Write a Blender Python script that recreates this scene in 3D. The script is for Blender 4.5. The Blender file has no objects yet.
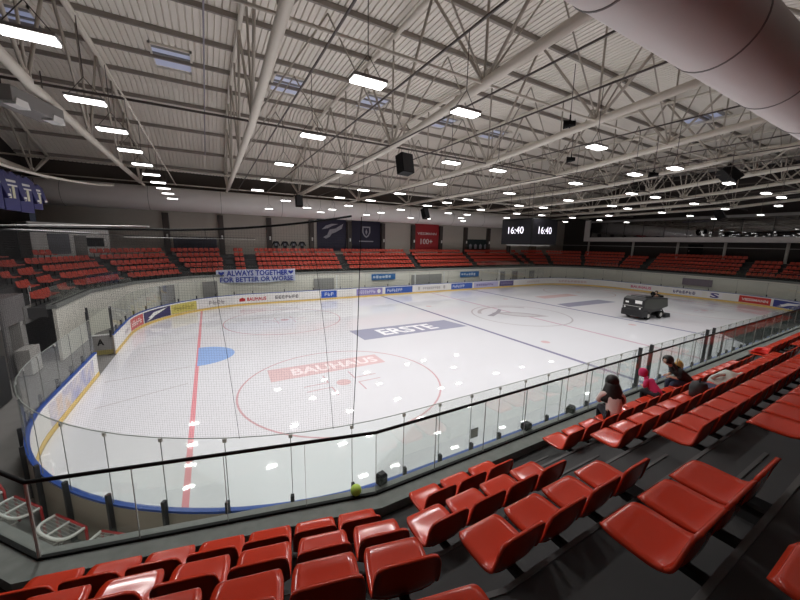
import bpy, bmesh, math, random
from mathutils import Vector, Matrix
random.seed(7)
C = bpy.context.scene.collection
PI = math.pi
sin, cos, hyp = math.sin, math.cos, math.hypot

# ------------------------------------------------------------------ materials
def lin(c):
    c = c / 255.0
    return c / 12.92 if c <= .04045 else ((c + .055) / 1.055) ** 2.4
def rgb(r, g, b): return (lin(r), lin(g), lin(b), 1)
MATS = {}
def mat(name, col, rough=.5, metal=0, spec=.5, var=0, scale=6, bump=0, coat=0):
    if name in MATS: return MATS[name]
    m = bpy.data.materials.new(name); m.use_nodes = True
    nt = m.node_tree; b = nt.nodes['Principled BSDF']
    b.inputs['Base Color'].default_value = col
    b.inputs['Roughness'].default_value = rough
    b.inputs['Metallic'].default_value = metal
    b.inputs['Specular IOR Level'].default_value = spec
    b.inputs['Coat Weight'].default_value = coat
    b.inputs['Coat Roughness'].default_value = .12
    if var or bump:
        tc = nt.nodes.new('ShaderNodeTexCoord'); n = nt.nodes.new('ShaderNodeTexNoise')
        n.inputs['Scale'].default_value = scale; n.inputs['Detail'].default_value = 5
        nt.links.new(tc.outputs['Object'], n.inputs['Vector'])
        if var:
            mx = nt.nodes.new('ShaderNodeMix'); mx.data_type = 'RGBA'
            mx.inputs[6].default_value = tuple(max(0, v * (1 - var)) for v in col[:3]) + (1,)
            mx.inputs[7].default_value = tuple(min(1, v * (1 + var)) for v in col[:3]) + (1,)
            nt.links.new(n.outputs['Fac'], mx.inputs[0]); nt.links.new(mx.outputs[2], b.inputs['Base Color'])
        if bump:
            bp = nt.nodes.new('ShaderNodeBump'); bp.inputs['Strength'].default_value = bump
            bp.inputs['Distance'].default_value = .02
            nt.links.new(n.outputs['Fac'], bp.inputs['Height']); nt.links.new(bp.outputs['Normal'], b.inputs['Normal'])
    MATS[name] = m
    return m
def emat(name, col, strength):
    if name in MATS: return MATS[name]
    m = bpy.data.materials.new(name); m.use_nodes = True
    b = m.node_tree.nodes['Principled BSDF']
    b.inputs['Base Color'].default_value = (.6, .6, .6, 1)
    b.inputs['Emission Color'].default_value = col; b.inputs['Emission Strength'].default_value = strength
    MATS[name] = m
    return m
def glassmat(name, tint, gloss):
    m = bpy.data.materials.new(name); m.use_nodes = True
    nt = m.node_tree; nt.nodes.clear()
    out = nt.nodes.new('ShaderNodeOutputMaterial'); mix = nt.nodes.new('ShaderNodeMixShader')
    tr = nt.nodes.new('ShaderNodeBsdfTransparent'); tr.inputs[0].default_value = tint
    gl = nt.nodes.new('ShaderNodeBsdfGlossy'); gl.inputs['Roughness'].default_value = .02
    fr = nt.nodes.new('ShaderNodeFresnel'); fr.inputs['IOR'].default_value = 1.45
    mu = nt.nodes.new('ShaderNodeMath'); mu.operation = 'MULTIPLY'; mu.inputs[1].default_value = gloss
    nt.links.new(fr.outputs[0], mu.inputs[0]); nt.links.new(mu.outputs[0], mix.inputs[0])
    nt.links.new(tr.outputs[0], mix.inputs[1]); nt.links.new(gl.outputs[0], mix.inputs[2])
    nt.links.new(mix.outputs[0], out.inputs[0])
    return m
LIGHT_W = 9.0
LAMP_W = 76.0
M_concrete = mat('concrete', rgb(122, 120, 118), .8, var=.12, scale=2)
M_stand = mat('stand_floor', rgb(66, 65, 66), .75, var=.3, scale=1.3, bump=.1)
M_frontwall = mat('stand_front_paint', rgb(232, 230, 220), .6, var=.04)
M_ledge = mat('ledge_concrete', rgb(130, 133, 130), .8, var=.25, scale=7, bump=.1)
M_wall = mat('wall_cladding', rgb(188, 181, 172), .7, var=.05)
M_walld = mat('wall_dark', rgb(62, 56, 54), .8, var=.1)
M_col = mat('column_paint', rgb(74, 66, 63), .6)
M_steel = mat('white_steel', rgb(222, 216, 204), .5, var=.04)
M_steel_shaded = mat('white_steel_shaded', rgb(184, 176, 164), .5)  # white steel with the backlit shade of the braces painted into its colour
M_purlin = mat('purlin_steel', rgb(146, 138, 130), .55)
M_deck = mat('roof_deck', rgb(238, 232, 222), .6, var=.05, scale=.6)
M_rail = mat('cable_rail', rgb(88, 80, 76), .5)
M_duct = mat('duct_metal', rgb(236, 232, 230), .5, var=.03, scale=1)
M_black = mat('black_plastic', rgb(15, 15, 16), .6, spec=.2)
M_dark = mat('dark_rubber', rgb(44, 45, 48), .6)
M_board = mat('board_white', rgb(236, 234, 230), .35)
M_boardback = mat('board_back', rgb(150, 140, 130), .7, var=.06)
M_blue = mat('cap_blue', rgb(46, 80, 160), .4)
M_yellow = mat('kick_yellow', rgb(230, 198, 116), .5)
M_seat = mat('seat_red', rgb(214, 64, 38), .17, spec=.4, var=.06, scale=3)
M_seatf = mat('seat_red_shell', rgb(200, 76, 60), .35, spec=.5)
M_glass = glassmat('rink_glass', (.97, .985, .977, 1), .25)
M_bal = glassmat('balustrade_glass', (.955, .98, .967, 1), .22)
M_smoke = glassmat('smoked_glass', (.62, .67, .65, 1), .6)
M_panel = emat('led_panel', (1, .985, .955, 1), LIGHT_W)
M_white = mat('white_paint', rgb(238, 238, 236), .4)
M_grey = mat('mid_grey', rgb(140, 138, 136), .6)
M_lgrey = mat('light_grey', rgb(190, 188, 184), .6)
M_red = mat('red_paint', rgb(188, 40, 44), .45)
M_navy = mat('navy_print', rgb(34, 34, 84), .5)
M_ablue = mat('advert_blue', rgb(48, 92, 178), .45)
M_net = mat('net_cord', rgb(60, 60, 62), .8)
M_chrome = mat('chrome', rgb(190, 190, 190), .25, metal=1)

def ice_mat(name, col, cloudy=0):
    m = bpy.data.materials.new(name); m.use_nodes = True
    nt = m.node_tree; b = nt.nodes['Principled BSDF']
    b.inputs['Base Color'].default_value = col
    b.inputs['Roughness'].default_value = .12; b.inputs['Specular IOR Level'].default_value = .35
    tc = nt.nodes.new('ShaderNodeTexCoord'); n = nt.nodes.new('ShaderNodeTexNoise')
    mp = nt.nodes.new('ShaderNodeMapping'); mp.inputs['Scale'].default_value = (.05, .22, 1)
    n.inputs['Scale'].default_value = 1; n.inputs['Detail'].default_value = 4
    nt.links.new(tc.outputs['Object'], mp.inputs[0]); nt.links.new(mp.outputs[0], n.inputs['Vector'])
    r = nt.nodes.new('ShaderNodeMapRange'); r.inputs[1].default_value = .35; r.inputs[2].default_value = .65
    r.inputs[3].default_value = .015; r.inputs[4].default_value = .045
    nt.links.new(n.outputs['Fac'], r.inputs[0]); nt.links.new(r.outputs[0], b.inputs['Roughness'])
    if cloudy:
        mx = nt.nodes.new('ShaderNodeMix'); mx.data_type = 'RGBA'
        mx.inputs[6].default_value = col
        mx.inputs[7].default_value = (col[0] * .93, col[1] * .91, col[2] * .9, 1)
        nt.links.new(n.outputs['Fac'], mx.inputs[0]); nt.links.new(mx.outputs[2], b.inputs['Base Color'])
    return m
M_ice = ice_mat('ice', rgb(220, 221, 227), 1)

# ------------------------------------------------------------------ mesh builder
class MB:
    def __init__(s): s.v = []; s.f = []; s.m = []
    def add(s, vs, fs, mi=0):
        o = len(s.v); s.v += [tuple(v) for v in vs]
        s.f += [tuple(i + o for i in f) for f in fs]; s.m += [mi] * len(fs); return s
    def box(s, c, d, rz=0, mi=0, M=None):
        x, y, z = d[0] / 2, d[1] / 2, d[2] / 2
        vs = [Vector((sx * x, sy * y, sz * z)) for sz in (-1, 1) for sy in (-1, 1) for sx in (-1, 1)]
        R = M if M is not None else Matrix.Rotation(rz, 3, 'Z')
        vs = [R @ v + Vector(c) for v in vs]
        return s.add(vs, [(0, 2, 3, 1), (4, 5, 7, 6), (0, 1, 5, 4), (2, 6, 7, 3), (0, 4, 6, 2), (1, 3, 7, 5)], mi)
    def tube(s, pts, r, n=8, mi=0, closed=False, caps=True):
        pts = [Vector(p) for p in pts]; N = len(pts); rs = r if isinstance(r, (list, tuple)) else [r] * N
        rings = []; ref = None
        for i, p in enumerate(pts):
            a = pts[(i - 1) % N] if (i > 0 or closed) else p
            b = pts[(i + 1) % N] if (i < N - 1 or closed) else p
            t = (b - a).normalized()
            if ref is None: ref = Vector((0, 0, 1)) if abs(t.z) < .9 else Vector((1, 0, 0))
            u = t.cross(ref).normalized(); w = u.cross(t); ref = w
            rings.append([p + (u * cos(2 * PI * k / n) + w * sin(2 * PI * k / n)) * rs[i] for k in range(n)])
        vs = [v for g in rings for v in g]; fs = []
        for i in range(N if closed else N - 1):
            j = (i + 1) % N
            for k in range(n):
                l = (k + 1) % n; fs.append((i * n + k, i * n + l, j * n + l, j * n + k))
        if caps and not closed:
            fs.append(tuple(range(n))[::-1]); fs.append(tuple((N - 1) * n + k for k in range(n)))
        return s.add(vs, fs, mi)
    def lathe(s, prof, c=(0, 0, 0), n=16, mi=0, axis='Z'):
        vs = []
        for r, h in prof:
            for k in range(n):
                a = 2 * PI * k / n
                v = (r * cos(a), r * sin(a), h)
                if axis == 'X': v = (h, r * cos(a), r * sin(a))
                if axis == 'Y': v = (r * cos(a), h, r * sin(a))
                vs.append((v[0] + c[0], v[1] + c[1], v[2] + c[2]))
        fs = []
        for i in range(len(prof) - 1):
            for k in range(n):
                l = (k + 1) % n; fs.append((i * n + k, i * n + l, (i + 1) * n + l, (i + 1) * n + k))
        fs.append(tuple(range(n))[::-1]); fs.append(tuple((len(prof) - 1) * n + k for k in range(n)))
        return s.add(vs, fs, mi)
    def prism(s, poly, axis, a, b, mi=0):
        # poly: 2-D outline in the plane normal to axis, swept from a to b
        def put(p, h):
            return {'X': (h, p[0], p[1]), 'Y': (p[0], h, p[1]), 'Z': (p[0], p[1], h)}[axis]
        n = len(poly)
        vs = [put(p, a) for p in poly] + [put(p, b) for p in poly]
        fs = [tuple(range(n))[::-1], tuple(range(n, 2 * n))]
        fs += [(i, (i + 1) % n, n + (i + 1) % n, n + i) for i in range(n)]
        return s.add(vs, fs, mi)
    def ribbon(s, inner, outer, z0, z1, mi=0, ends=True):
        # solid strip between two plan polylines from z0 to z1
        n = len(inner)
        vs = [(x, y, z0) for x, y in inner] + [(x, y, z0) for x, y in outer] + [(x, y, z1) for x, y in inner] + [(x, y, z1) for x, y in outer]
        fs = []
        for i in range(n - 1):
            j = i + 1
            fs += [(i, j, n + j, n + i), (2 * n + i, 3 * n + i, 3 * n + j, 2 * n + j),
                   (i, 2 * n + i, 2 * n + j, j), (n + i, n + j, 3 * n + j, 3 * n + i)]
        if ends:
            fs += [(0, n, 3 * n, 2 * n), (n - 1, 3 * n - 1, 4 * n - 1, 2 * n - 1)]
            fs[-1] = (n - 1, 3 * n - 1, 4 * n - 1, 2 * n - 1)
        return s.add(vs, fs, mi)
    def build(s, name, mats, parent=None, smooth=False, bevel=0, local=True):
        me = bpy.data.meshes.new(name)
        vs = s.v
        if parent is not None and not local:
            inv = parent_matrix(parent).inverted(); vs = [tuple(inv @ Vector(v)) for v in vs]
        me.from_pydata(vs, [], s.f)
        if not isinstance(mats, (list, tuple)): mats = [mats]
        for m in mats: me.materials.append(m)
        me.polygons.foreach_set('material_index', s.m)
        bm = bmesh.new(); bm.from_mesh(me)
        if bevel:
            ed = [e for e in bm.edges if len(e.link_faces) == 2 and e.calc_face_angle(0) > .5]
            bmesh.ops.bevel(bm, geom=ed, offset=bevel, segments=2, affect='EDGES', profile=.5)
        bmesh.ops.recalc_face_normals(bm, faces=bm.faces)
        for f in bm.faces: f.smooth = smooth
        bm.to_mesh(me); bm.free()
        o = bpy.data.objects.new(name, me); C.objects.link(o)
        if parent is not None: o.parent = parent
        return o
def parent_matrix(o):
    m = Matrix.Translation(o.location) @ o.rotation_euler.to_matrix().to_4x4()
    return parent_matrix(o.parent) @ m if o.parent else m
def tag(o, label, cat, group=None, kind=None):
    o['label'] = label; o['category'] = cat
    if group: o['group'] = group
    if kind: o['kind'] = kind
    return o
def thing(name, label, cat, loc=(0, 0, 0), rz=0, group=None):
    o = bpy.data.objects.new(name, None); C.objects.link(o)
    o.location = loc; o.rotation_euler = (0, 0, rz); o.empty_display_size = .2
    return tag(o, label, cat, group)
def struct(o): o['kind'] = 'structure'; return o
ORD = ['first', 'second', 'third', 'fourth', 'fifth', 'sixth', 'seventh', 'eighth', 'ninth', 'tenth', 'eleventh', 'twelfth',
       'thirteenth', 'fourteenth', 'fifteenth', 'sixteenth', 'seventeenth', 'eighteenth', 'nineteenth', 'twentieth']
def ordn(i):
    if i < 20: return ORD[i]
    i += 1
    return '%d%s' % (i, {1: 'st', 2: 'nd', 3: 'rd'}.get(i % 10 if i % 100 not in (11, 12, 13) else 0, 'th'))

# text as a solid mesh; fn maps (u in 0..1, v in 0..1, depth) to a world point
def text_mesh(txt, bold=.012):
    cu = bpy.data.curves.new('t', 'FONT'); cu.body = txt; cu.offset = bold; cu.resolution_u = 2
    ob = bpy.data.objects.new('t', cu); C.objects.link(ob)
    dg = bpy.context.evaluated_depsgraph_get()
    me = bpy.data.meshes.new_from_object(ob.evaluated_get(dg))
    vs = [tuple(v.co) for v in me.vertices]; fs = [tuple(p.vertices) for p in me.polygons]
    bpy.data.objects.remove(ob); bpy.data.curves.remove(cu); bpy.data.meshes.remove(me)
    x0 = min(v[0] for v in vs); x1 = max(v[0] for v in vs); y0 = min(v[1] for v in vs); y1 = max(v[1] for v in vs)
    return [((v[0] - x0) / (x1 - x0), (v[1] - y0) / (y1 - y0)) for v in vs], fs
def text_part(txt, fn, m, parent, name='lettering', bold=.012, local=False):
    uv, fs = text_mesh(txt, bold)
    n = len(uv); vs = [fn(u, v) for u, v in uv]
    return MB().add(vs, fs).build(name, m, parent, local=local)

# ------------------------------------------------------------------ rink outline
RR = 8.5
RPARTS = [('l', (-30, -6.5), (-30, 6.5)), ('a', (-21.5, 6.5), 180), ('l', (-21.5, 15), (21.5, 15)), ('a', (21.5, 6.5), 90),
          ('l', (30, 6.5), (30, -6.5)), ('a', (21.5, -6.5), 0), ('l', (21.5, -15), (-21.5, -15)), ('a', (-21.5, -6.5), -90)]
RL = 2 * 13 + 2 * 43 + 2 * PI * RR
def rp(s, off=0):
    s = s % RL
    for g in RPARTS:
        if g[0] == 'l':
            (x0, y0), (x1, y1) = g[1:]; l = hyp(x1 - x0, y1 - y0)
            if s <= l:
                dx, dy = (x1 - x0) / l, (y1 - y0) / l
                return (x0 + dx * s - dy * off, y0 + dy * s + dx * off)
            s -= l
        else:
            l = RR * PI / 2
            if s <= l:
                a = math.radians(g[2]) - s / RR
                return (g[1][0] + cos(a) * (RR + off), g[1][1] + sin(a) * (RR + off))
            s -= l
    return (-30 - off, -6.5)
def rpath(s0, s1, off, step=.5):
    n = max(1, int(math.ceil((s1 - s0) / step)))
    return [rp(s0 + (s1 - s0) * i / n, off) for i in range(n + 1)]
GATE0, GATE1 = 5.55, 9.0                      # gap of the open gate in the left end boards

# ------------------------------------------------------------------ ice and its markings
ice_pts = [rp(RL * i / 220, -.02) for i in range(220)]
ice = MB().prism(ice_pts, 'Z', -.05, 0).build('ice_sheet', M_ice)
tag(ice, 'pale white ice sheet of the hockey rink with painted lines', 'ice')
def ice_paint(name, col, label=None):
    return mat_cache(name, col)
def mat_cache(name, col):
    if name not in MATS: MATS[name] = ice_mat(name, col)
    return MATS[name]
P_red = mat_cache('ice_red_line', rgb(222, 150, 158)); P_blue = mat_cache('ice_blue_line', rgb(142, 140, 166))
P_cen = mat_cache('ice_centre_line', rgb(205, 176, 188)); P_crease = mat_cache('ice_crease', rgb(150, 178, 226))
P_ad = mat_cache('ice_advert_slate', rgb(158, 159, 178)); P_adr = mat_cache('ice_advert_rose', rgb(214, 186, 188))
P_wh = mat_cache('ice_letter_white', rgb(238, 238, 242)); P_mark = mat_cache('ice_grey_mark', rgb(190, 185, 188))
P_dark = mat_cache('ice_dark_mark', rgb(168, 164, 172)); P_thin = mat_cache('ice_thin_red', rgb(202, 166, 171))
ZI = .003
def flat(poly, z=ZI):
    n = len(poly)
    return MB().prism(poly, 'Z', z - .002, z)
def rectxy(x0, y0, x1, y1): return [(x0, y0), (x1, y0), (x1, y1), (x0, y1)]
def yedge(x):
    ax = abs(x)
    return 15 - .05 if ax <= 21.5 else 6.5 + math.sqrt(RR * RR - (ax - 21.5) ** 2) - .05
for x, w, m, nm in ((-26, .16, P_red, 'goal_line'), (26, .16, P_red, 'goal_line'), (-7.14, .3, P_blue, 'blue_line'),
                    (7.3, .3, P_blue, 'blue_line'), (0, .26, P_cen, 'centre_line')):
    e = yedge(abs(x) + w / 2)
    flat(rectxy(x - w / 2, -e, x + w / 2, e)).build(nm, m, ice)
def ring(cx, cy, r, w, z=ZI, a0=0, a1=2 * PI, n=64):
    b = MB(); pi_ = []; po = []
    for i in range(n + 1):
        a = a0 + (a1 - a0) * i / n
        pi_.append((cx + (r - w) * cos(a), cy + (r - w) * sin(a))); po.append((cx + r * cos(a), cy + r * sin(a)))
    return b.ribbon(pi_, po, z - .002, z, ends=abs(a1 - a0) < 6.2)
for sx in (-1, 1):
    for sy in (-1, 1):
        ring(sx * 20, sy * 7, 4.54, .08, ZI + .0012).build('face_off_circle', P_thin, ice)
        MB().lathe([(.34, ZI - .002), (.34, ZI)], (sx * 20, sy * 7, 0), 24).build('face_off_spot', P_adr, ice)
        for ux in (-1, 1):
            for uy in (-1, 1):
                cx, cy = sx * 20 + ux * .62, sy * 7 + uy * .25
                flat([(cx, cy), (cx + ux * 1.15, cy), (cx + ux * 1.15, cy + uy * .055), (cx + ux * .055, cy + uy * .055), (cx + ux * .055, cy + uy * .9), (cx, cy + uy * .9)]).build('hash_mark', P_thin, ice)
        MB().lathe([(.3, ZI - .002), (.3, ZI)], (sx * 5.6, sy * 7, 0), 20).build('neutral_spot', P_adr, ice)
    # crease
    pts = [(sx * 26 - sx * .08, 1.8 * cos(PI * i / 20 + PI / 2) * -1) for i in range(0)]
    cr = [(-sx * 0 + sx * (26 - 1.85 * sin(PI * i / 20)), 1.7 * cos(PI * i / 20)) for i in range(21)]
    flat(cr, ZI + .001).build('goal_crease', P_crease, ice)
ring(0, 0, 4.5, .14, ZI + .0012).build('centre_circle', P_mark, ice)
ring(0, 0, 3.9, .35, ZI + .0016, a0=.6, a1=2.6).build('centre_emblem_ring', P_mark, ice)
# the centre emblem: an eye-shaped outline with a swoosh
lens = []
for i in range(17): lens.append((-2.6 + 5.2 * i / 16, .95 * sin(PI * i / 16)))
for i in range(15, 0, -1): lens.append((-2.6 + 5.2 * i / 16, -.95 * sin(PI * i / 16)))
ca, sa = cos(-.75), sin(-.75)
rl = lambda k, dx=0, dy=0: [(k * (p[0] * ca - p[1] * sa) + dx, k * (p[0] * sa + p[1] * ca) + dy) for p in lens]
flat(rl(1), ZI + .0022).build('centre_emblem', P_mark, ice)
flat(rl(.62), ZI + .0034).build('centre_emblem_heart', mat_cache('ice_pale', rgb(206, 204, 208)), ice)
flat([(-3.3, .9), (-1.2, 1.9), (.2, 2.9), (.1, 2.4), (-1.0, 1.5), (-2.9, .5)], ZI + .0046).build('centre_emblem_stroke', P_dark, ice)
# advert fields painted into the ice, lettering read from the near side
def ice_advert(corners, txt, m, ml, u0, u1, v0, v1):
    a, b, c, d = [Vector((p[0], p[1], 0)) for p in corners]      # a-b near edge, d-c far edge
    o = MB().prism([tuple(a.xy), tuple(b.xy), tuple(c.xy), tuple(d.xy)], 'Z', ZI - .002, ZI).build('ice_advert', m, ice)
    def fn(u, v):
        U = u0 + (u1 - u0) * u; V = v0 + (v1 - v0) * v
        p = (a * (1 - U) + b * U) * (1 - V) + (d * (1 - U) + c * U) * V
        return (p.x, p.y, ZI + .002)
    text_part(txt, fn, ml, o, 'advert_lettering', .03)
    return o
ice_advert([(-16.4, -1.2), (-7.5, -1.27), (-7.95, 1.26), (-16.5, 1.41)], 'ERSTE', P_ad, P_wh, .2, .74, .18, .8)
ice_advert([(-22.98, -5.5), (-17.05, -5.5), (-17.05, -4.1), (-22.92, -3.9)], 'BAUHAUS', P_adr, mat_cache('ice_letter_rose', rgb(234, 221, 224)), .18, .96, .2, .8)
ice_advert([(8.0, .4), (16.4, .0), (16.1, 1.9), (8.4, 2.1)], 'ERSTE', P_ad, P_ad, .2, .8, .2, .8)
ice_advert([(10.5, 5.2), (17, 5.0), (17, 6.6), (10.5, 6.8)], 'BAUHAUS', P_adr, P_adr, .1, .9, .2, .8)

# the grey skate marks behind the goal
for (x0, y0, x1, y1, w) in ((-29.6, -2.1, -26.3, -1.6, .07), (-29.7, 2.8, -26.2, 4.2, .06), (-29.3, -5.0, -26.3, -3.9, .06)):
    d = Vector((x1 - x0, y1 - y0)); n = Vector((-d.y, d.x)).normalized() * w / 2
    flat([(x0 + n.x, y0 + n.y), (x1 + n.x, y1 + n.y), (x1 - n.x, y1 - n.y), (x0 - n.x, y0 - n.y)][::-1]).build('skate_line', P_mark, ice)

# ------------------------------------------------------------------ floor, walls, roof shell
struct(MB().box((0, 0, -.16), (80, 48, .2)).build('floor', M_concrete))
XW0, XW1, YW = -39.0, 38.2, 22.6
def wallbox(nm, c, d, m): return struct(MB().box(c, d).build(nm, m))
wallbox('wall_far', (0, YW + .15, 8.5), (XW1 - XW0, .3, 17.4), M_wall)
wallbox('wall_near', (0, -25.15, 8.5), (XW1 - XW0, .3, 17.4), M_walld)
wallbox('wall_left', (XW0 - .15, -1.2, 8.5), (.3, 47.7, 17.4), M_walld)
wallbox('wall_right', (XW1 + .15, -1.2, 8.5), (.3, 47.7, 17.4), M_walld)
# the dark band between the far duct and the roof
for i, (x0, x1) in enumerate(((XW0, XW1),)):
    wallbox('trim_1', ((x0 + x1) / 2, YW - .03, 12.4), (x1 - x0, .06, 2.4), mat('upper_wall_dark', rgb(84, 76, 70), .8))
def roofz(y):
    return 17.3 if abs(y) <= 10.5 else 17.3 - (abs(y) - 10.5) * .33
# corrugated deck, ribs running across the hall
b = MB(); pitch = .31; n = int(78 / pitch); ys = [-25, -10.5, 10.5, 23]
prof = []
for i in range(n):
    x = -39.2 + i * pitch
    prof += [(x, 0), (x + .235, 0), (x + .25, .13), (x + .295, .13)]
for j in range(3):
    y0, y1 = ys[j], ys[j + 1]
    vs = [(x, y0, roofz(y0) + h) for x, h in prof] + [(x, y1, roofz(y1) + h) for x, h in prof]
    N = len(prof); b.add(vs, [(i, i + 1, N + i + 1, N + i) for i in range(N - 1)])
    vs = [(-39.2, y0, roofz(y0) + .3), (39, y0, roofz(y0) + .3), (39, y1, roofz(y1) + .3), (-39.2, y1, roofz(y1) + .3)]
    b.add(vs, [(0, 1, 2, 3)])
struct(b.build('ceiling', M_deck))
# purlins
PY = [-20.2 + 3.2 * i for i in range(14)]
for i, y in enumerate(PY):
    o = MB().box((-.4, y, roofz(y) - .13), (77, .14, .24)).build('roof_purlin', M_purlin)
    tag(o, 'grey steel roof purlin running the length of the hall, %s counted from the far wall' % ordn(13 - i), 'beam', 'roof purlins')
# roof lights
M_sky = emat('skylight_dusk', (.26, .33, .62, 1), .32)
sk = [(-26.2, 5.6, 'above the left goal'), (-19.5, 5.4, 'just right of the long overhead truss tube'), (-13.1, 4.9, 'behind the hanging light left of the loudspeaker'), (-6.0, 5.4, 'right of the hanging loudspeaker'),
      (.3, 5.4, 'over centre ice'), (-32.8, 5.2, 'at the extreme upper left'), (11.5, -7.3, 'on the far right beside the big duct')]
for x, y, w in sk:
    t = thing('skylight', 'bluish rectangular roof skylight ' + w, 'skylight', (x, y, roofz(y) - .02), 0, 'roof skylights')
    b = MB()
    for s in (-1, 1):
        b.box((s * 1.0, 0, -.02), (.12, 3.2, .16)); b.box((0, s * 1.54, -.02), (2.1, .12, .16))
    b.build('frame', M_steel, t)
    MB().box((0, .5, .0), (1.88, 1.5, .04)).build('pane', M_sky, t)
    MB().box((0, -.75, .0), (1.88, .5, .04)).build('pane', M_sky, t)
    MB().box((0, -.38, -.02), (1.88, .2, .1)).build('mullion', M_grey, t)
    MB().box((0, -1.25, -.01), (1.88, .42, .06)).build('mullion', M_grey, t)

# ------------------------------------------------------------------ trusses
YB = [-18, -11, -4, 3, 10, 17.6]
ZB = [12.75, 12.2, 11.62, 11.5, 11.45, 11.42]
YT = [-21.5, -18, -14.5, -11, -7.5, -4, -.5, 3, 6.5, 10, 13.5, 17.5, 21.5]
XT = [-36.8] + [-30 + 7 * i for i in range(10)]
TN = ['against the left end wall', 'at the far left over the goal', 'just right of the left goal line, nearly overhead', 'carrying the black loudspeaker', 'fourth from the left end', 'fifth from the left end',
      'above centre ice', 'first beyond centre ice', 'second beyond centre ice', 'third beyond centre ice', 'nearest the far right end']
for ti, x in enumerate(XT):
    t = thing('roof_truss', 'white tubular steel roof truss ' + TN[ti], 'truss', (x, 0, 0), 0, 'roof trusses')
    MB().tube([(0, y, z) for y, z in zip(YB, ZB)], .17, 12).build('bottom_chord', M_steel, t, smooth=True)
    MB().tube([(0, y, roofz(y) - .38) for y in YT], .12, 10).build('top_chord', M_steel, t, smooth=True)
    for y, z in zip(YB, ZB):
        for dy in (-3.5, 0, 3.5):
            yt = y + dy
            if abs(yt) > 21.5: continue
            dx = 0
            MB().tube([(0, y, z), (dx, yt, roofz(yt) - .38)], .065 if dy else .05, 8).build('web_brace', M_steel_shaded, t, smooth=True)
        MB().box((0, y, z + .2), (.05, .7, .4)).build('gusset_plate', M_steel, t)
    MB().tube([(0, 17.6, 11.42), (0, 21.5, roofz(21.5) - .38)], .09, 8).build('end_strut', M_steel, t, smooth=True)
    MB().tube([(0, 17.6, 11.42), (0, 22.3, 11.42)], .1, 8).build('bearing_arm', M_steel, t, smooth=True)
for y, z, w in ((-4, 11.62, 'midway, passing the loudspeaker'), (17.6, 11.42, 'along the far side'), (10, 11.45, 'nearer the far side'), (-11, 12.2, 'nearest the camera')):
    o = MB().tube([(-38, y, z), (38, y, z)], .05, 8).build('tie_rod', M_rail if y == -4 else M_steel, smooth=True)
    tag(o, 'thin steel tie rod linking the truss bottom chords, ' + w, 'tie rod', 'roof tie rods')
# sloping braces from the chord nodes to the neighbouring truss tops
for ti, x in enumerate(XT[1:-1]):
    if ti == 0: continue
    for y, z in zip(YB[1:5], ZB[1:5]):
        k = 1 if (ti % 2 == 0) else 0
        xa, xb = (x, x + 7) if k else (x + 7, x)
        o = MB().tube([(xa, y, z), ((xa + xb) / 2, y, roofz(y) - .38)], .04, 6).tube([(xb, y, z), ((xa + xb) / 2, y, roofz(y) - .38)], .04, 6).build('sway_brace', M_steel_shaded, smooth=True)
        tag(o, 'white V-shaped sway brace in the %s bay from the left, %s line from the camera' % (ORD[ti], ORD[YB.index(y) - 1]), 'brace', 'roof sway braces')

# ------------------------------------------------------------------ hanging lights and their rails
LP10 = [(-27.6, -11.9), (-27.6, -8.6), (-27.6, -5.8), (-27.6, -2.8), (-27.6, .2), (-27.6, 3.2), (-27.6, 6.3), (-27.6, 9.2), (-27.6, 12.4), (-27.6, 16.4),
        (-21.7, -13.5), (-21.7, -8.9), (-21.6, -3.9), (-21.6, .9), (-21.5, 5.9), (-18.7, -13.3), (-18.7, -3.9), (-18.6, 11.3), (-18.6, 20.8),
        (-15.45, -8.55), (-15.4, 1.2), (-15.3, 6.1), (-15.3, 16.5), (-12.6, -13.35), (-12.55, -8.55), (-12.5, -3.85), (-12.45, 1.1), (-12.3, 6.2),
        (-12.3, 11.5), (-12.2, 16.6), (-12.2, 21.1), (-6.5, -13.35), (-6.5, -11.7), (-6.5, -8.6), (-6.45, -3.7), (-6.4, .7), (-6.4, 3.4), (-6.4, 6.5),
        (-6.3, 11.6), (-6.2, 16.5), (-6.2, 20.8), (0, -13.3), (.1, -8.4), (.2, -3.8), (.3, 1.1), (.3, 6.1), (.4, 11.6), (.6, 21.2),
        (3, -8.5), (3.3, .8), (3.4, 11.7), (3.6, 21.2), (6.2, -13.3), (6.3, -3.8), (6.5, 6.8), (6.7, 16.7), (9.4, -13.3), (9.5, -8.5), (9.7, -3.5),
        (10, 6.4), (10.2, 12), (10.2, 21), (15.8, -11.8), (15.8, -8.5), (16.2, -3.6), (16.3, 1.7), (16.3, 6.2), (22.1, -3.7), (25.3, -8.5), (22.1, 6.4), (22.1, 11.5), (28.7, -3.7), (28.7, 6.2), (16.3, 12)]
S_ = 3.0 / 3.495
ZL = 9.5
LP = [(-25.07 + (x + 25.07) * S_, -21 + (y + 21) * S_) for x, y in LP10]
cols_ = sorted(set(round(x, 0) for x, y in LP))
RZ = 11.25
railx = []
for x, y in sorted(LP):
    if not railx or abs(x - railx[-1]) > .8: railx.append(x)
for i, x in enumerate(railx):
    o = MB().box((x, .3, RZ), (.04, 33, .05)).build('lighting_rail', M_steel if i == 0 else M_rail)
    tag(o, ('pale' if i == 0 else 'dark') + ' thin lighting rail slung across the hall, %s from the left end' % ordn(i), 'rail', 'lighting rails')
proto = None
percol = {}
for x, y in sorted(LP):
    k = min(range(len(railx)), key=lambda q: abs(railx[q] - x))
    percol.setdefault(k, []).append((railx[k] if abs(railx[k] - x) < .5 else x, y))
lights = []
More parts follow.
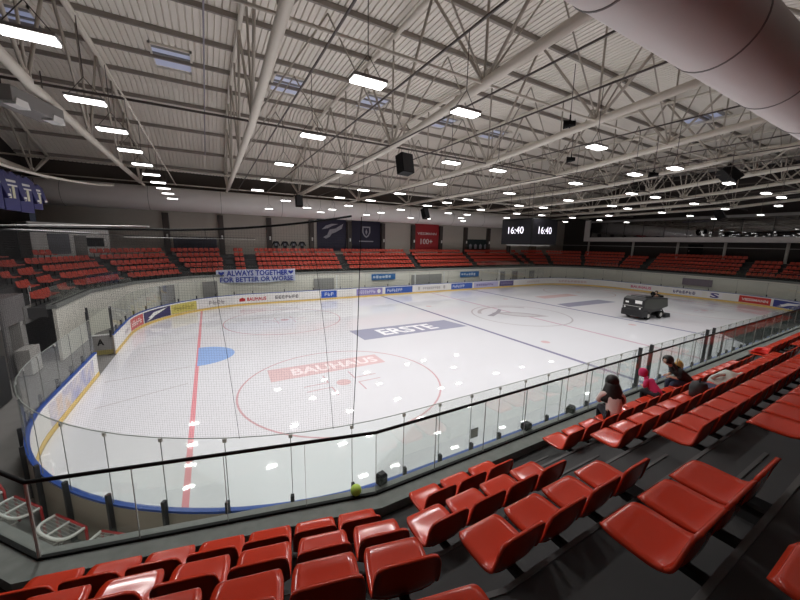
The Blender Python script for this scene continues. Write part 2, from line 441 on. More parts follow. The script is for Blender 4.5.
for k in sorted(percol):
    for j, (x, y) in enumerate(sorted(percol[k], key=lambda q: q[1])):
        lab = 'hanging LED light, %s from the near side, %s row from the left' % (ordn(j), ordn(k))
        if proto is None:
            t = thing('hanging_light', lab, 'ceiling light', (x, y, ZL), 0, 'hanging hall lights')
            MB().box((0, 0, .055), (.7, .32, .06)).build('housing', M_grey, t, bevel=.01)
            MB().box((0, 0, 0.005), (.66, .28, .03)).build('diffuser', M_panel, t)
            ld = bpy.data.lights.new('lamp', 'AREA'); ld.shape = 'RECTANGLE'; ld.size = .63; ld.size_y = .26; ld.energy = LAMP_W; ld.spread = math.radians(148); ld.color = (1, .985, .965)
            lo = bpy.data.objects.new('lamp', ld); C.objects.link(lo); lo.parent = t; lo.location = (0, 0, -.012)
            b = MB()
            for s in (-.3, .3): b.tube([(s, 0, .1), (0, 0, .5)], .008, 5)
            b.tube([(0, 0, .5), (0, 0, RZ - ZL)], .01, 5)
            b.build('suspension_cable', M_rail, t)
            proto = t
        else:
            t = proto.copy(); C.objects.link(t); t.location = (x, y, ZL); t['label'] = lab
            for ch in proto.children:
                c = ch.copy(); C.objects.link(c); c.parent = t
        lights.append(t)

# ------------------------------------------------------------------ ducts
def duct(y, z, r, x0, x1, label, seams):
    t = thing('air_duct', label, 'duct', (0, y, z))
    b = MB(); n = 40
    b.lathe([(r - .02, x0), (r, x0 + .02), (r, x1 - .02), (r - .02, x1)], (0, 0, 0), n, axis='X')
    b.build('duct_shell', M_duct, t, smooth=False)
    for p in t.children:
        for f in p.data.polygons: f.use_smooth = len(f.vertices) == 4
    for x in seams:
        MB().lathe([(r + .004, x - .02), (r + .016, x - .012), (r + .016, x + .012), (r + .004, x + .02)], (0, 0, 0), n, axis='X').build('seam_band', M_grey, t)
    return t
duct(-18.05, 10.25, .66, -36, 36, 'large round white air duct overhead above the near seats', [-29.6 + 3.1 * i for i in range(20)])
duct(20.9, 10.35, 1.15, -38.5, 26.0, 'long round white air duct along the far wall', [-36 + 6.2 * i for i in range(10)])

# ------------------------------------------------------------------ boards around the rink
boards = thing('rink_boards', 'white dasher boards with blue cap rail and yellow kick plate around the ice', 'rink boards')
S0, S1 = GATE1, GATE0 + RL
HB = 1.1
def strip(name, s0, s1, o0, o1, z0, z1, m, parent, step=.5):
    b = MB().ribbon(rpath(s0, s1, o0, step), rpath(s0, s1, o1, step), z0, z1)
    return b.build(name, m, parent, local=False)
strip('board_wall', S0, S1, 0.0, .03, .2, HB, M_board, boards)
strip('board_backing', S0, S1, .03, .1, 0, HB, M_boardback, boards)
strip('kick_plate', S0, S1, -.012, .03, 0, .18, M_yellow, boards)
strip('cap_rail', S0, S1, -.02, .085, HB, HB + .05, M_blue, boards)
strip('white_top_strip', S0, S1, -.012, .0, HB - .09, HB, M_white, boards)
# adverts on the boards
def board_ad(s0, s1, col, txt=None, tc=None, span=(.1, .9, .25, .75), name='advert_panel', label=None):
    m = mat('ad_%d_%d_%d' % col, rgb(*col), .4)
    o = strip(name, s0, s1, -.008, .0, .22, HB - .1, m, boards)
    if label: o['label'] = label
    if txt:
        u0, u1, v0, v1 = span
        def fn(u, v):
            p = rp(s0 + (s1 - s0) * (u0 + (u1 - u0) * u), -.014)
            return (p[0], p[1], .22 + (HB - .32) * (v0 + (v1 - v0) * v))
        text_part(txt, fn, mat('adtxt_%d_%d_%d' % tc, rgb(*tc), .4), o, 'lettering', .03)
    return o
def board_shape(o, s0, s1, poly, m, name='emblem'):
    vs = []
    for u, v in poly:
        p = rp(s0 + (s1 - s0) * u, -.014); vs.append((p[0], p[1], .22 + (HB - .32) * v))
    MB().add(vs, [tuple(range(len(vs)))]).build(name, m, o, local=False)
def board_marks(o, s0, s1, u0, u1, v0, v1, col, n, seed):
    # illegible small print: a line of blurred letter-sized blocks
    r = random.Random(seed); b = MB(); u = u0; w = (u1 - u0) / n
    for i in range(n):
        a = u0 + w * i + w * .1; e = u0 + w * (i + 1) - w * r.uniform(.12, .3); k = r.choice((0, 1, 2))
        def q(ua, ub, va, vb):
            vs = []
            for U, V in ((ua, va), (ub, va), (ub, vb), (ua, vb)):
                p = rp(s0 + (s1 - s0) * U, -.014); vs.append((p[0], p[1], .22 + (HB - .32) * V))
            b.add(vs, [(0, 1, 2, 3)])
        m_ = (v0 + v1) / 2; t = (v1 - v0) * .22
        q(a, a + (e - a) * .3, v0, v1)
        if k != 1: q(a, e, v1 - t, v1)
        if k != 0: q(a, e, v0, v0 + t)
        q(a, e, m_ - t / 2, m_ + t / 2)
    def q0(ua, ub, va, vb):
        vs = []
        for U, V in ((ua, va), (ub, va), (ub, vb), (ua, vb)):
            p = rp(s0 + (s1 - s0) * U, -.013); vs.append((p[0], p[1], .22 + (HB - .32) * V))
        b.add(vs, [(0, 1, 2, 3)])
    q0(u0, u1, (v0 + v1) / 2 - .03, (v0 + v1) / 2 + .03)
    b.build('small_print', mat('adtxt_%d_%d_%d' % col, rgb(*col), .4), o, local=False)
WING = [(.1, .1), (.3, .18), (.45, .42), (.62, .55), (.9, .9), (.62, .8), (.4, .75), (.28, .5), (.18, .4), (.24, .3)]
def pastel():
    m = bpy.data.materials.new('ad_pastel'); m.use_nodes = True; nt = m.node_tree; b = nt.nodes['Principled BSDF']
    tc = nt.nodes.new('ShaderNodeTexCoord'); n = nt.nodes.new('ShaderNodeTexNoise'); n.inputs['Scale'].default_value = .9; n.inputs['Detail'].default_value = 3
    rp_ = nt.nodes.new('ShaderNodeValToRGB'); e = rp_.color_ramp.elements
    e[0].position = .32; e[0].color = rgb(222, 188, 150); e[1].position = .66; e[1].color = rgb(160, 164, 206)
    q = e.new(.48); q.color = rgb(222, 214, 214)
    nt.links.new(tc.outputs['Object'], n.inputs['Vector']); nt.links.new(n.outputs['Fac'], rp_.inputs[0]); nt.links.new(rp_.outputs[0], b.inputs['Base Color'])
    b.inputs['Roughness'].default_value = .4
    return m
strip('advert_panel', .0, 4.9, -.008, 0, .22, HB - .1, pastel(), boards)
a = board_ad(11.2, 13.2, (236, 234, 232)); board_marks(a, 11.2, 13.2, .2, .8, .3, .6, (200, 190, 200), 4, 30)
a = board_ad(13.4, 15.6, (206, 92, 92)); board_marks(a, 13.4, 15.6, .1, .9, .25, .75, (240, 220, 220), 6, 0)
a = board_ad(15.7, 18.7, (56, 50, 98)); board_shape(a, 15.7, 18.7, WING, M_white, 'wing_emblem')
a = board_ad(18.75, 21.2, (206, 194, 104)); board_marks(a, 18.75, 21.2, .1, .9, .25, .75, (170, 160, 80), 7, 1)
a = board_ad(21.3, 24.6, (226, 224, 222)); board_marks(a, 21.3, 24.6, .3, .75, .25, .75, (150, 145, 145), 4, 2)
a = board_ad(24.7, 27.7, (236, 234, 232), 'BAUHAUS', (204, 40, 50), (.36, .96, .25, .72))
board_shape(a, 24.7, 27.7, [(.12, .25), (.3, .25), (.3, .6), (.21, .75), (.12, .6)], M_red, 'house_emblem')
a = board_ad(28.0, 31.0, (236, 234, 232)); board_marks(a, 28.0, 31.0, .14, .95, .28, .74, (120, 116, 120), 7, 3)
a = board_ad(33.3, 35.1, (48, 92, 190)); board_marks(a, 33.3, 35.1, .2, .8, .25, .75, (214, 226, 246), 3, 4)
a = board_ad(37.5, 40.9, (150, 140, 196)); board_marks(a, 37.5, 40.9, .06, .72, .25, .75, (226, 222, 240), 8, 5)
board_shape(a, 37.5, 40.9, [(.86 + .07 * cos(k * PI / 6), .5 + .33 * sin(k * PI / 6)) for k in range(12)], M_white, 'round_emblem')
a = board_ad(41.3, 45.2, (60, 96, 180)); board_marks(a, 41.3, 45.2, .06, .62, .25, .75, (222, 230, 246), 7, 6)
a = board_ad(45.7, 50.8, (232, 230, 228)); board_marks(a, 45.7, 50.8, .22, .78, .3, .7, (186, 182, 184), 9, 7)
for c in (.1, .9): board_shape(a, 45.7, 50.8, [(c - .03, .8), (c - .03, .4), (c, .15), (c + .03, .4), (c + .03, .8)], M_lgrey, 'crest')
a = board_ad(51.5, 55.3, (70, 104, 190)); board_marks(a, 51.5, 55.3, .06, .62, .25, .75, (222, 230, 246), 7, 6)
a = board_ad(55.6, 60.4, (196, 192, 226)); board_marks(a, 55.6, 60.4, .1, .8, .3, .7, (120, 110, 170), 8, 5)
a = board_ad(60.7, 63.7, (104, 96, 140)); board_marks(a, 60.7, 63.7, .1, .9, .3, .7, (150, 142, 180), 7, 8)
a = board_ad(65.0, 71.0, (234, 232, 230)); board_marks(a, 65.0, 71.0, .3, .8, .3, .7, (214, 200, 200), 7, 3)
a = board_ad(73.0, 78.5, (234, 232, 230)); board_marks(a, 73.0, 78.5, .1, .9, .3, .7, (214, 190, 190), 9, 9)
board_ad(84.0, 87.0, (236, 234, 234), 'BAUHAUS', (214, 90, 130), (.05, .95, .25, .75))
a = board_ad(89.3, 92.6, (238, 236, 238)); board_marks(a, 89.3, 92.6, .05, .8, .25, .75, (90, 80, 130), 7, 10)
a = board_ad(93.1, 94.6, (238, 236, 238), 'S', (80, 70, 140), (.2, .8, .1, .9))
a = board_ad(96.1, 98.95, (206, 58, 54), 'VIESSMANN', (246, 236, 232), (.08, .92, .3, .68))
a = board_ad(99.2, 102.5, (62, 70, 140)); board_shape(a, 99.2, 102.5, WING, M_white, 'wing_emblem')

# ------------------------------------------------------------------ glass on the boards
glass = thing('rink_glass', 'clear safety glass standing on the boards around the rink', 'glass')
HG = 2.72
def pane(s0, s1, zt=HG):
    b = MB().ribbon(rpath(s0 + .012, s1 - .012, .05, .7), rpath(s0 + .012, s1 - .012, .062, .7), HB + .05, zt)
    b.build('glass_pane', M_glass, glass, local=False)
near0 = 13 + 13.3518 + 43 + 13.3518 + 13 + 13.3518         # start of the near straight
edges = []
def run(s0, s1, n):
    for i in range(n): edges.append((s0 + (s1 - s0) * i / n, s0 + (s1 - s0) * (i + 1) / n))
run(GATE1, 13, 3); run(13, 26.352, 8); run(26.352, 69.352, 14); run(69.352, 82.704, 5); run(82.704, 95.704, 5); run(95.704, near0, 5)
run(near0, near0 + 43, 43); run(near0 + 43, RL, 11); run(RL, RL + GATE0, 4)
clipb = MB(); stubs = []
for s0, s1 in edges:
    pane(s0, s1)
for s0, s1 in edges:
    p = rp(s0, .14); q = rp(s0 + .01, .14); a = math.atan2(q[1] - p[1], q[0] - p[0])
    near = s0 > near0 - 1
    b = MB()
    b.box((p[0], p[1], (HB + .32) / 2 if near else HB + .1), (.07, .09, HB + .32 if near else .4), a)
    o = b.build('glass_post', M_dark, glass, bevel=.01, local=False)
cb = MB()
for s0, s1 in edges:
    p = rp(s0, .055); q = rp(s0 + .01, .055); a = math.atan2(q[1] - p[1], q[0] - p[0])
    cb.box((p[0], p[1], HG - .05), (.07, .03, .07), a, 1)
    cb.box((p[0], p[1], (HB + HG) / 2), (.012, .012, HG - HB - .1), a, 0)
o = cb.build('joint_clips', [mat('joint_seal', rgb(120, 122, 120), .6), M_lgrey], glass, local=False); o['kind'] = 'stuff'
edg = MB()
for a0, a1 in ((GATE1, RL + GATE0),):
    edg.ribbon(rpath(a0, a1, .048, .7), rpath(a0, a1, .064, .7), HG, HG + .012)
edg.build('glass_edge_trim', mat('edge_trim', rgb(150, 158, 152), .5), glass, local=False)
# tall white posts in the far glass and dark posts at the bench doors
for x in (-12.7, -2.2, 2.4, 12.8):
    s = 26.352 + (x + 21.5); p = rp(s, .12)
    MB().box((p[0], p[1], (HB + HG) / 2), (.1, .08, HG - HB)).build('white_post', M_white, glass, local=False)
for x in (-11.35, -10.5, -5.35, -4.6):
    MB().box((x, -15.13, (HB + HG + .08) / 2), (.09, .1, HG + .08 - HB)).build('door_post', M_dark, glass, local=False)
# the open gate in the left end
gt = thing('rink_gate', 'open grey rink gate marked A with glass above in the left end boards', 'gate', (-30.06, 2.62, 0))
MB().box((-.5, 0, .57), (.94, .08, 1.06)).build('gate_leaf', M_grey, gt, bevel=.01)
MB().box((-.5, -.045, .14), (.94, .02, .26)).build('gate_kick_plate', mat('gate_yellow', rgb(150, 138, 84), .5), gt)
uvA, fsA = text_mesh('A', .04)
MB().add([(-.72 + u * .3, -.047, .55 + v * .36) for u, v in uvA], fsA).build('letter', M_black, gt)
MB().box((-.97, 0, 1.35), (.09, .1, 2.7)).build('gate_post', M_dark, gt)
MB().box((.0, 0, 1.35), (.1, .12, 2.7)).build('gate_post', M_dark, gt)
MB().box((-.5, 0, 1.13), (.94, .1, .06)).build('gate_cap', M_white, gt)
MB().box((-.5, 0, 1.9), (.86, .012, 1.5)).build('gate_glass', M_glass, gt)
tag(MB().box((-30.12, -1.02, 1.55), (.1, .1, 3.1)).build('gate_post', M_dark), 'tall dark post ending the boards on the near side of the open gate', 'post')

# ------------------------------------------------------------------ stands
RING = [(-32.3, 2.6), (-32.3, 8.6), (-30.6, 13.1), (-26.9, 16.35), (-23.25, 17.24), (23.25, 17.24), (26.9, 16.35), (30.6, 13.1), (32.3, 8.6),
        (32.3, -8.6), (30.6, -13.1), (26.9, -16.35), (23.25, -17.24), (-23.25, -17.24), (-26.92, -16.35), (-30.2, -12.7)]
def offring(d, pts=RING):
    out = []
    n = len(pts)
    for i, p in enumerate(pts):
        ns = []
        for a, b in ((i - 1, i), (i, i + 1)):
            if a < 0 or b >= n: continue
            dx, dy = pts[b][0] - pts[a][0], pts[b][1] - pts[a][1]; l = hyp(dx, dy); ns.append(Vector((-dy / l, dx / l)))
        if len(ns) == 1: m = ns[0] * d
        else:
            m = (ns[0] + ns[1]); m = m / m.dot(ns[0]) * d
        out.append((p[0] + m.x, p[1] + m.y))
    return out
ZLED = 2.98
F0 = 2.85; RISE = .48; DEP = .76; O0 = .26
st = MB()
st.ribbon(offring(-.15), offring(O0), 2.75, ZLED, 1)
st.ribbon(offring(-.08), offring(.05), -.06, 2.75, 2)
for k in range(5):
    o0 = O0 + DEP * k; o1 = o0 + DEP if k < 4 else 5.0
    z = F0 + RISE * k
    st.ribbon(offring(o0), offring(o1), z - .5, z, 0)
# half steps in the aisles
def aisle_steps(p, n, d, w):
    # p on the ledge line, n outward, d along
    for k in range(1, 5):
        o = O0 + DEP * k - .17
        c = Vector(p) + Vector(n) * o
        M = Matrix(((d[0], n[0], 0), (d[1], n[1], 0), (0, 0, 1)))
        st.box((c.x, c.y, F0 + RISE * k - .24 - .12), (w, .34, .24), 0, 0, M)
        e = Vector(p) + Vector(n) * (o - .145)
        st.box((e.x, e.y, F0 + RISE * k - .24 + .004), (w, .03, .01), 0, 3, M)
AISLE_X = [-21, -10.5, 0, 10.5, 21]
for x in AISLE_X:
    aisle_steps((x, 17.24), (0, 1), (1, 0), .95)
    aisle_steps((x + (.08 if x == -21 else (-.8 if x == -10.5 else 0)), -17.24), (0, -1), (1, 0), .9)
for y in (-5.85, 5.1): aisle_steps((32.3, y), (1, 0), (0, 1), .95)
grand = struct(st.build('grandstand_steps', [M_stand, M_ledge, M_frontwall, mat('step_nosing', rgb(84, 83, 83), .6)]))
# tread edge strips
es = MB()
for k in range(1, 5):
    o0 = O0 + DEP * k
    es.ribbon(offring(o0 - .006), offring(o0 + .03), F0 + RISE * k, F0 + RISE * k + .008)
struct(es.build('trim_2', mat('step_edge', rgb(96, 94, 94), .6)))

# balustrade
bal = thing('glass_balustrade', 'glass balustrade with black handrail along the front of the stands', 'balustrade')
ZR = 3.93
def along(pts, step):
    out = []
    for a, b in zip(pts[:-1], pts[1:]):
        l = hyp(b[0] - a[0], b[1] - a[1]); n = max(1, round(l / step))
        for i in range(n):
            t0, t1 = i / n, (i + 1) / n
            out.append(((a[0] + (b[0] - a[0]) * t0, a[1] + (b[1] - a[1]) * t0), (a[0] + (b[0] - a[0]) * t1, a[1] + (b[1] - a[1]) * t1)))
    return out
def balus(pts, step, rail_r):
    for a, b in along(pts, step):
        d = Vector((b[0] - a[0], b[1] - a[1])); l = d.length; d /= l
        c = ((a[0] + b[0]) / 2, (a[1] + b[1]) / 2)
        MB().box((c[0], c[1], (ZLED + ZR) / 2), (l - .012, .014, ZR - ZLED - .02), math.atan2(d.y, d.x)).build('glass_panel', M_bal, bal)
        MB().box((a[0], a[1], (ZLED + ZR) / 2), (.005, .016, ZR - ZLED - .02), math.atan2(d.y, d.x)).build('joint_seal', M_grey, bal)
    MB().tube([(x, y, ZR) for x, y in pts], rail_r, 10).build('handrail', M_black, bal, smooth=True)
    b = MB(); p0 = [(x, y) for x, y in pts]
    for a, q in zip(pts[:-1], pts[1:]):
        d = Vector((q[0] - a[0], q[1] - a[1])); l = d.length
        b.box(((a[0] + q[0]) / 2, (a[1] + q[1]) / 2, ZLED + .012), (l + .03, .045, .035), math.atan2(d.y, d.x))
    b.build('base_channel', M_black, bal)
NEARP = RING[12:]; FARP = RING[:13]
balus(NEARP, 1.02, .023)
balus(FARP, 3.0, .022)
MB().tube([(-26.92, -16.35, ZLED), (-26.92, -16.35, ZR)], .016, 8).build('corner_post', M_lgrey, bal)

# ------------------------------------------------------------------ seats
def catmull(pts, n):
    out = []
    P_ = [pts[0]] + list(pts) + [pts[-1]]
    for i in range(1, len(P_) - 2):
        for j in range(n):
            t = j / n; a, b, c, d = P_[i - 1], P_[i], P_[i + 1], P_[i + 2]
            out.append(tuple(.5 * ((2 * b[k]) + (c[k] - a[k]) * t + (2 * a[k] - 5 * b[k] + 4 * c[k] - d[k]) * t * t + (3 * b[k] - a[k] - 3 * c[k] + d[k]) * t ** 3) for k in range(len(b))))
    out.append(tuple(pts[-1])); return out
# side profile: y, z, half width, side curl, facing (0 = up, 1 = towards the ice)
PAN = [(.23, .408, .155, 0, -.5), (.222, .424, .178, 0, -.2), (.2, .43, .2, .002, 0), (.15, .429, .216, .006, 0), (.08, .422, .222, .01, 0), (.0, .416, .223, .014, 0), (-.085, .412, .223, .02, .05), (-.145, .422, .223, .03, .3)]
BACK = [(-.145, .422, .223, .03, .3), (-.185, .458, .223, .032, .65), (-.205, .53, .223, .028, .9), (-.215, .62, .22, .02, 1), (-.221, .675, .213, .012, 1), (-.225, .718, .198, .006, 1), (-.228, .738, .176, 0, 1), (-.229, .747, .15, 0, 1)]
def shell(prof, nsub, nu, thick=.01, rim=.026):
    pr = catmull(prof, nsub)
    bm = bmesh.new(); grid = []; nrm = {}
    for i, (y, z, w, cl, fc) in enumerate(pr):
        a = fc * PI / 2; ny, nz = sin(a), cos(a)
        row = []
        for j in range(nu + 1):
            u = -1 + 2 * j / nu
            c = cl * abs(u) ** 3
            v = bm.verts.new((w * u, y + ny * c, z + nz * c)); nrm[v] = Vector((0, ny, nz)); row.append(v)
        grid.append(row)
    for i in range(len(grid) - 1):
        for j in range(nu):
            bm.faces.new((grid[i][j], grid[i][j + 1], grid[i + 1][j + 1], grid[i + 1][j]))
    # rolled rim all round the free edge
    loop = [grid[i][0] for i in range(len(grid))] + grid[-1][1:] + [grid[i][nu] for i in range(len(grid) - 2, -1, -1)] + grid[0][nu - 1:0:-1]
    low = []
    for v in loop:
        c = Vector((v.co.x, 0, 0)).normalized() * .004 if abs(v.co.x) > .01 else Vector((0, 0, 0))
        low.append(bm.verts.new(v.co - nrm[v] * rim + c))
    n = len(loop)
    for i in range(n):
        k = (i + 1) % n
        bm.faces.new((loop[i], loop[k], low[k], low[i]))
    bmesh.ops.recalc_face_normals(bm, faces=bm.faces)
    if thick: bmesh.ops.solidify(bm, geom=bm.faces[:], thickness=thick)
    bmesh.ops.recalc_face_normals(bm, faces=bm.faces)
    for f in bm.faces: f.smooth = True
    return bm
def bm_mesh(bm, name, m):
    me = bpy.data.meshes.new(name); bm.to_mesh(me); bm.free(); me.materials.append(m); return me
me_pan = bm_mesh(shell(PAN, 3, 8), 'seat_pan', M_seat)
me_back = bm_mesh(shell(BACK, 3, 8), 'backrest', M_seat)
def bracket_mesh(leg):
    bk = MB(); bk.box((0, -.03, .392), (.26, .24, .014))
    if leg: bk.box((0, -.13, .195), (.045, .045, .39)); bk.box((0, -.13, .006), (.14, .1, .012))
    else: bk.box((0, -.17, .365), (.06, .25, .045)); bk.box((0, -.29, .34), (.16, .02, .16))
    tmp = bk.build('bracket', mat('bracket_grey', rgb(44, 43, 44), .6)); me = tmp.data; bpy.data.objects.remove(tmp); return me
me_br, me_brl = bracket_mesh(False), bracket_mesh(True)
bmf = shell(PAN + BACK[1:], 1, 3, .02)
far_v = [tuple(v.co) for v in bmf.verts]; far_f = [tuple(v.index for v in f.verts) for f in bmf.faces]
fb = MB().add(far_v, far_f, 0); fb.box((0, -.1, .2), (.05, .05, .4), 0, 1)
bmf.free()
tmp = fb.build('stadium_seat', [M_seatf, M_black], smooth=True); me_far = tmp.data; bpy.data.objects.remove(tmp)

def add_seat(x, y, z, rz, label, group, detailed):
    if detailed:
        t = thing('stadium_seat', label, 'seat', (x, y, z), rz, group)
        for nm, me in (('seat_pan', me_pan), ('backrest', me_back), ('bracket', me_brl if abs(z - (F0 + RISE * 4)) < .01 else me_br)):
            o = bpy.data.objects.new(nm, me); C.objects.link(o); o.parent = t
    else:
        o = bpy.data.objects.new('stadium_seat', me_far); C.objects.link(o)
        o.location = (x, y, z); o.rotation_euler = (0, 0, rz); tag(o, label, 'seat', group)
ROWN = ['front row', 'second row', 'third row', 'fourth row', 'fifth row']
SEATS = []       # x, y, z, rz, label, group, near
PF = .51         # offset of the pan front edge from the ledge line at the first row
def near_row(k, xs, block, skip=()):
    y = -17.24 - PF - DEP * k - .21
    for i, fx in enumerate(xs):
        if i in skip: continue
        SEATS.append((fx + .2, y, F0 + RISE * k, 0, 'red seat, %s from left, %s, %s' % (ordn(i), ROWN[k], block), 'near stand seats', 1))
rng = lambda a, n, st=.5: [a + st * i for i in range(n)]
BA = 'small near block at bottom centre'
near_row(0, rng(-23.02, 3), BA); near_row(1, rng(-23.52, 4, .49), BA); near_row(2, rng(-23.5, 4), BA); near_row(3, rng(-22.97, 3, .485), BA); near_row(4, rng(-23.2, 3), BA)
BB = 'near block where the spectators sit'
near_row(0, rng(-20.37, 17), BB); near_row(1, rng(-20.36, 17), BB); near_row(2, rng(-20.38, 17), BB); near_row(3, rng(-20.26, 15), BB); near_row(4, rng(-19.9, 6), BB)
BC = 'near block beyond the spectators'
near_row(0, rng(-10.5, 20), BC); near_row(1, rng(-10.3, 16), BC); near_row(2, rng(-10.3, 10), BC)
# angled near-left block, facing the corner of the rink
ang = math.radians(-13.6); dv = Vector((cos(ang), sin(ang))); nv = Vector((sin(ang), -cos(ang)))   # along, away from the ice
def angled(k, p0, n, block, st=.485):
    for i in range(n):
        c = Vector(p0) + dv * (st * i + .22) + nv * .21
        SEATS.append((c.x, c.y, F0 + RISE * k, ang, 'red seat seen from behind, %s from left, %s, %s' % (ordn(i), ROWN[k], block), 'near stand seats', 1))
BD = 'angled block at the bottom left'
angled(0, (-26.75, -16.97), 7, BD, .48); angled(1, (-26.47, -17.77), 6, BD, .5); angled(2, (-26.15, -18.57), 5, BD, .495); angled(3, (-24.36, -19.83), 1, BD, .5)
c45 = math.radians(-48)
for k, n in ((0, 2), (1, 2)):
    for i in range(n):
        p = Vector((-26.92, -16.35)) + Vector((cos(c45), sin(c45))) * (-.62 - .5 * i) + Vector((sin(c45), -cos(c45))) * (PF + DEP * k + .21 + .1)
        SEATS.append((p.x, p.y, F0 + RISE * k, c45, 'red seat at the bottom left picture edge, %s from the corner, %s' % (ordn(i), ROWN[k]), 'near stand seats', 1))
# far, left and right stands
def seg_row(si, k, a0, a1, sect, sp=.5):
    A, B_ = offring(PF + DEP * k + .21)[si:si + 2]
    l = hyp(B_[0] - A[0], B_[1] - A[1]); d = Vector(((B_[0] - A[0]) / l, (B_[1] - A[1]) / l)); 
    Aa, Bb = RING[si], RING[si + 1]
    base0 = (Vector(Aa) - Vector(A)).dot(d)
    lo = a0 if a0 is not None else .3
    lo, hi = lo, (a1 if a1 is not None else l - .3)
    if si in (7, 9): lo, hi = .05, l - .05
    if a0 is not None: lo = a0 + base0
    if a1 is not None: hi = a1 + base0
    n = int((hi - lo + .06) / sp)
    if n < 1: return
    lo += ((hi - lo) - n * sp) / 2
    rz = math.atan2(d.y, d.x) + PI
    for i in range(n):
        c = Vector(A) + d * (lo + (i + .5) * sp)
        SEATS.append((c.x, c.y, F0 + RISE * k, rz, 'red seat, %s from left, %s, %s' % (ordn(i), ROWN[k], sect), 'far stand seats', 0))
for k in range(5):
    seg_row(0, k, .3 + .9 * k if k < 4 else 3.4, 3.1, 'left end block nearest the camera')
    seg_row(0, k, 3.9, None, 'left end block beside its aisle')
    seg_row(1, k, 1.2 if k == 4 else None, 3.0 if k == 4 else None, 'corner block beneath the white cabin')
    seg_row(2, k, None, None, 'corner block right of the cabin')
    seg_row(3, k, None, None, 'last angled block on the left')
    xs = [-23.25, -21.5, -20.5, -11, -10, -.5, .5, 10, 11, 20.5, 21.5, 23.25]
    names = ['small block left of the banner', 'far block above the banner', 'far block below the two navy posters', 'far block below the red wall poster', 'far block below the scoreboard', 'small far block right of the scoreboard']
    for q in range(6):
        seg_row(4, k, xs[2 * q] + 23.25 + (.35 if q == 0 else 0), xs[2 * q + 1] + 23.25 - (.35 if q == 5 else 0), names[q])
    seg_row(5, k, None, None, 'first angled block at the far right corner')
    seg_row(6, k, None, None, 'far right corner block')
    seg_row(7, k, None, None, 'angled block before the right end')
    z_ = [8.6, 5.5, 4.7, -5.5, -6.2, -8.6]
    for q, nm in enumerate(('right end block by the far corner', 'middle block of the right end', 'right end block nearest the camera')):
        if k == 4 and q != 1: continue
        seg_row(8, k, 8.6 - z_[2 * q] - (.25 if q == 0 else 0), 8.6 - z_[2 * q + 1] + (.25 if q == 2 else 0), nm)
    if k < 4: seg_row(9, k, None, None, 'near right corner block')
CAMP = Vector((-25.06, -21.0, 6.5))
order = sorted(range(len(SEATS)), key=lambda i: (Vector(SEATS[i][:3]) - CAMP).length)
nearset = [i for i in order if SEATS[i][6]]
farset = [i for i in order if not SEATS[i][6]]
indiv = nearset + farset[:max(0, 300 - len(nearset))]
for i in indiv:
    s = SEATS[i]; add_seat(*s[:6], bool(s[6]))
sm = MB()
for i in farset[max(0, 300 - len(nearset)):]:
    x, y, z, rz = SEATS[i][:4]; c_, s_ = cos(rz), sin(rz)
    sm.add([(x + v[0] * c_ - v[1] * s_, y + v[0] * s_ + v[1] * c_, z + v[2]) for v in far_v], far_f, 0)
o = sm.build('stadium_seats', M_seatf, smooth=True)
tag(o, 'remaining rows of small red seats in the distant far and right stands', 'seats', None, 'stuff')


# ------------------------------------------------------------------ far wall: columns, posters, banner
CX = [-28.8 + 5.1 * i for i in range(11)]
for i, x in enumerate(CX):
    t = thing('wall_column', 'dark wall column on the far wall, %s from the left' % ordn(i), 'column', (x, YW - .25, 0), 0, 'far wall columns')
    MB().box((0, 0, 6.9), (.55, .5, 4.4)).build('shaft', M_col, t)
    MB().box((.05, -.3, 6.7), (.16, .12, .42)).build('wall_lamp', M_white, t)
def poster(label, x0, x1, z0, z1, col, name='wall_poster'):
    t = thing(name, label, 'poster', ((x0 + x1) / 2, YW - .12, (z0 + z1) / 2))
    MB().box((0, 0, 0), (x1 - x0, .06, z1 - z0)).build('sheet', mat('poster_%d_%d_%d' % col, rgb(*col), .5, var=.06, scale=2), t)
    return t, x1 - x0, z1 - z0
def poster_poly(t, w, h, poly, m, nm='emblem', d=-.034):
    MB().add([((u - .5) * w, d, (v - .5) * h) for u, v in poly], [tuple(range(len(poly)))]).build(nm, m, t)
M_crest = mat('crest_grey', rgb(168, 166, 176), .5)
t, w, h = poster('navy wall poster with a pale flying wing emblem above the red seats', -12.75, -8.75, 5.2, 9.4, (32, 29, 58))
poster_poly(t, w, h, [(.2, .42), (.34, .5), (.42, .66), (.62, .7), (.9, .86), (.84, .7), (.62, .58), (.5, .54), (.42, .44), (.3, .38)], M_crest, 'wing_emblem')
poster_poly(t, w, h, [(.16, .66), (.3, .78), (.5, .84), (.72, .84), (.52, .78), (.36, .7)], M_crest, 'wing_tip')
t, w, h = poster('navy wall poster with a small shield crest', -7.95, -3.65, 5.2, 9.3, (30, 26, 54))
sh = [(.36, .82), (.64, .82), (.64, .62), (.58, .5), (.5, .44), (.42, .5), (.36, .62)]
poster_poly(t, w, h, sh, M_crest, 'shield')
poster_poly(t, w, h, [(.5 + (u - .5) * .72, .65 + (v - .65) * .74) for u, v in sh], mat('crest_navy', rgb(36, 32, 62), .5), 'shield_field', -.037)
poster_poly(t, w, h, [(.5, .74), (.54, .64), (.5, .54), (.46, .64)], M_crest, 'shield_mark', -.04)
poster_poly(t, w, h, [(.25, .31), (.75, .31), (.75, .345), (.25, .345)], M_crest, 'caption_line')
t, w, h = poster('tall red wall poster with white lettering', 2.2, 6.6, 5.2, 9.35, (172, 44, 50))
text_part('VIESSMANN', lambda u, v: ((-.4 + .8 * u) * w, -.034, (.1 + .09 * v) * h), M_white, t, local=True)
text_part('100+', lambda u, v: ((-.26 + .5 * u) * w, -.034, (-.24 + .2 * v) * h), M_white, t, local=True)
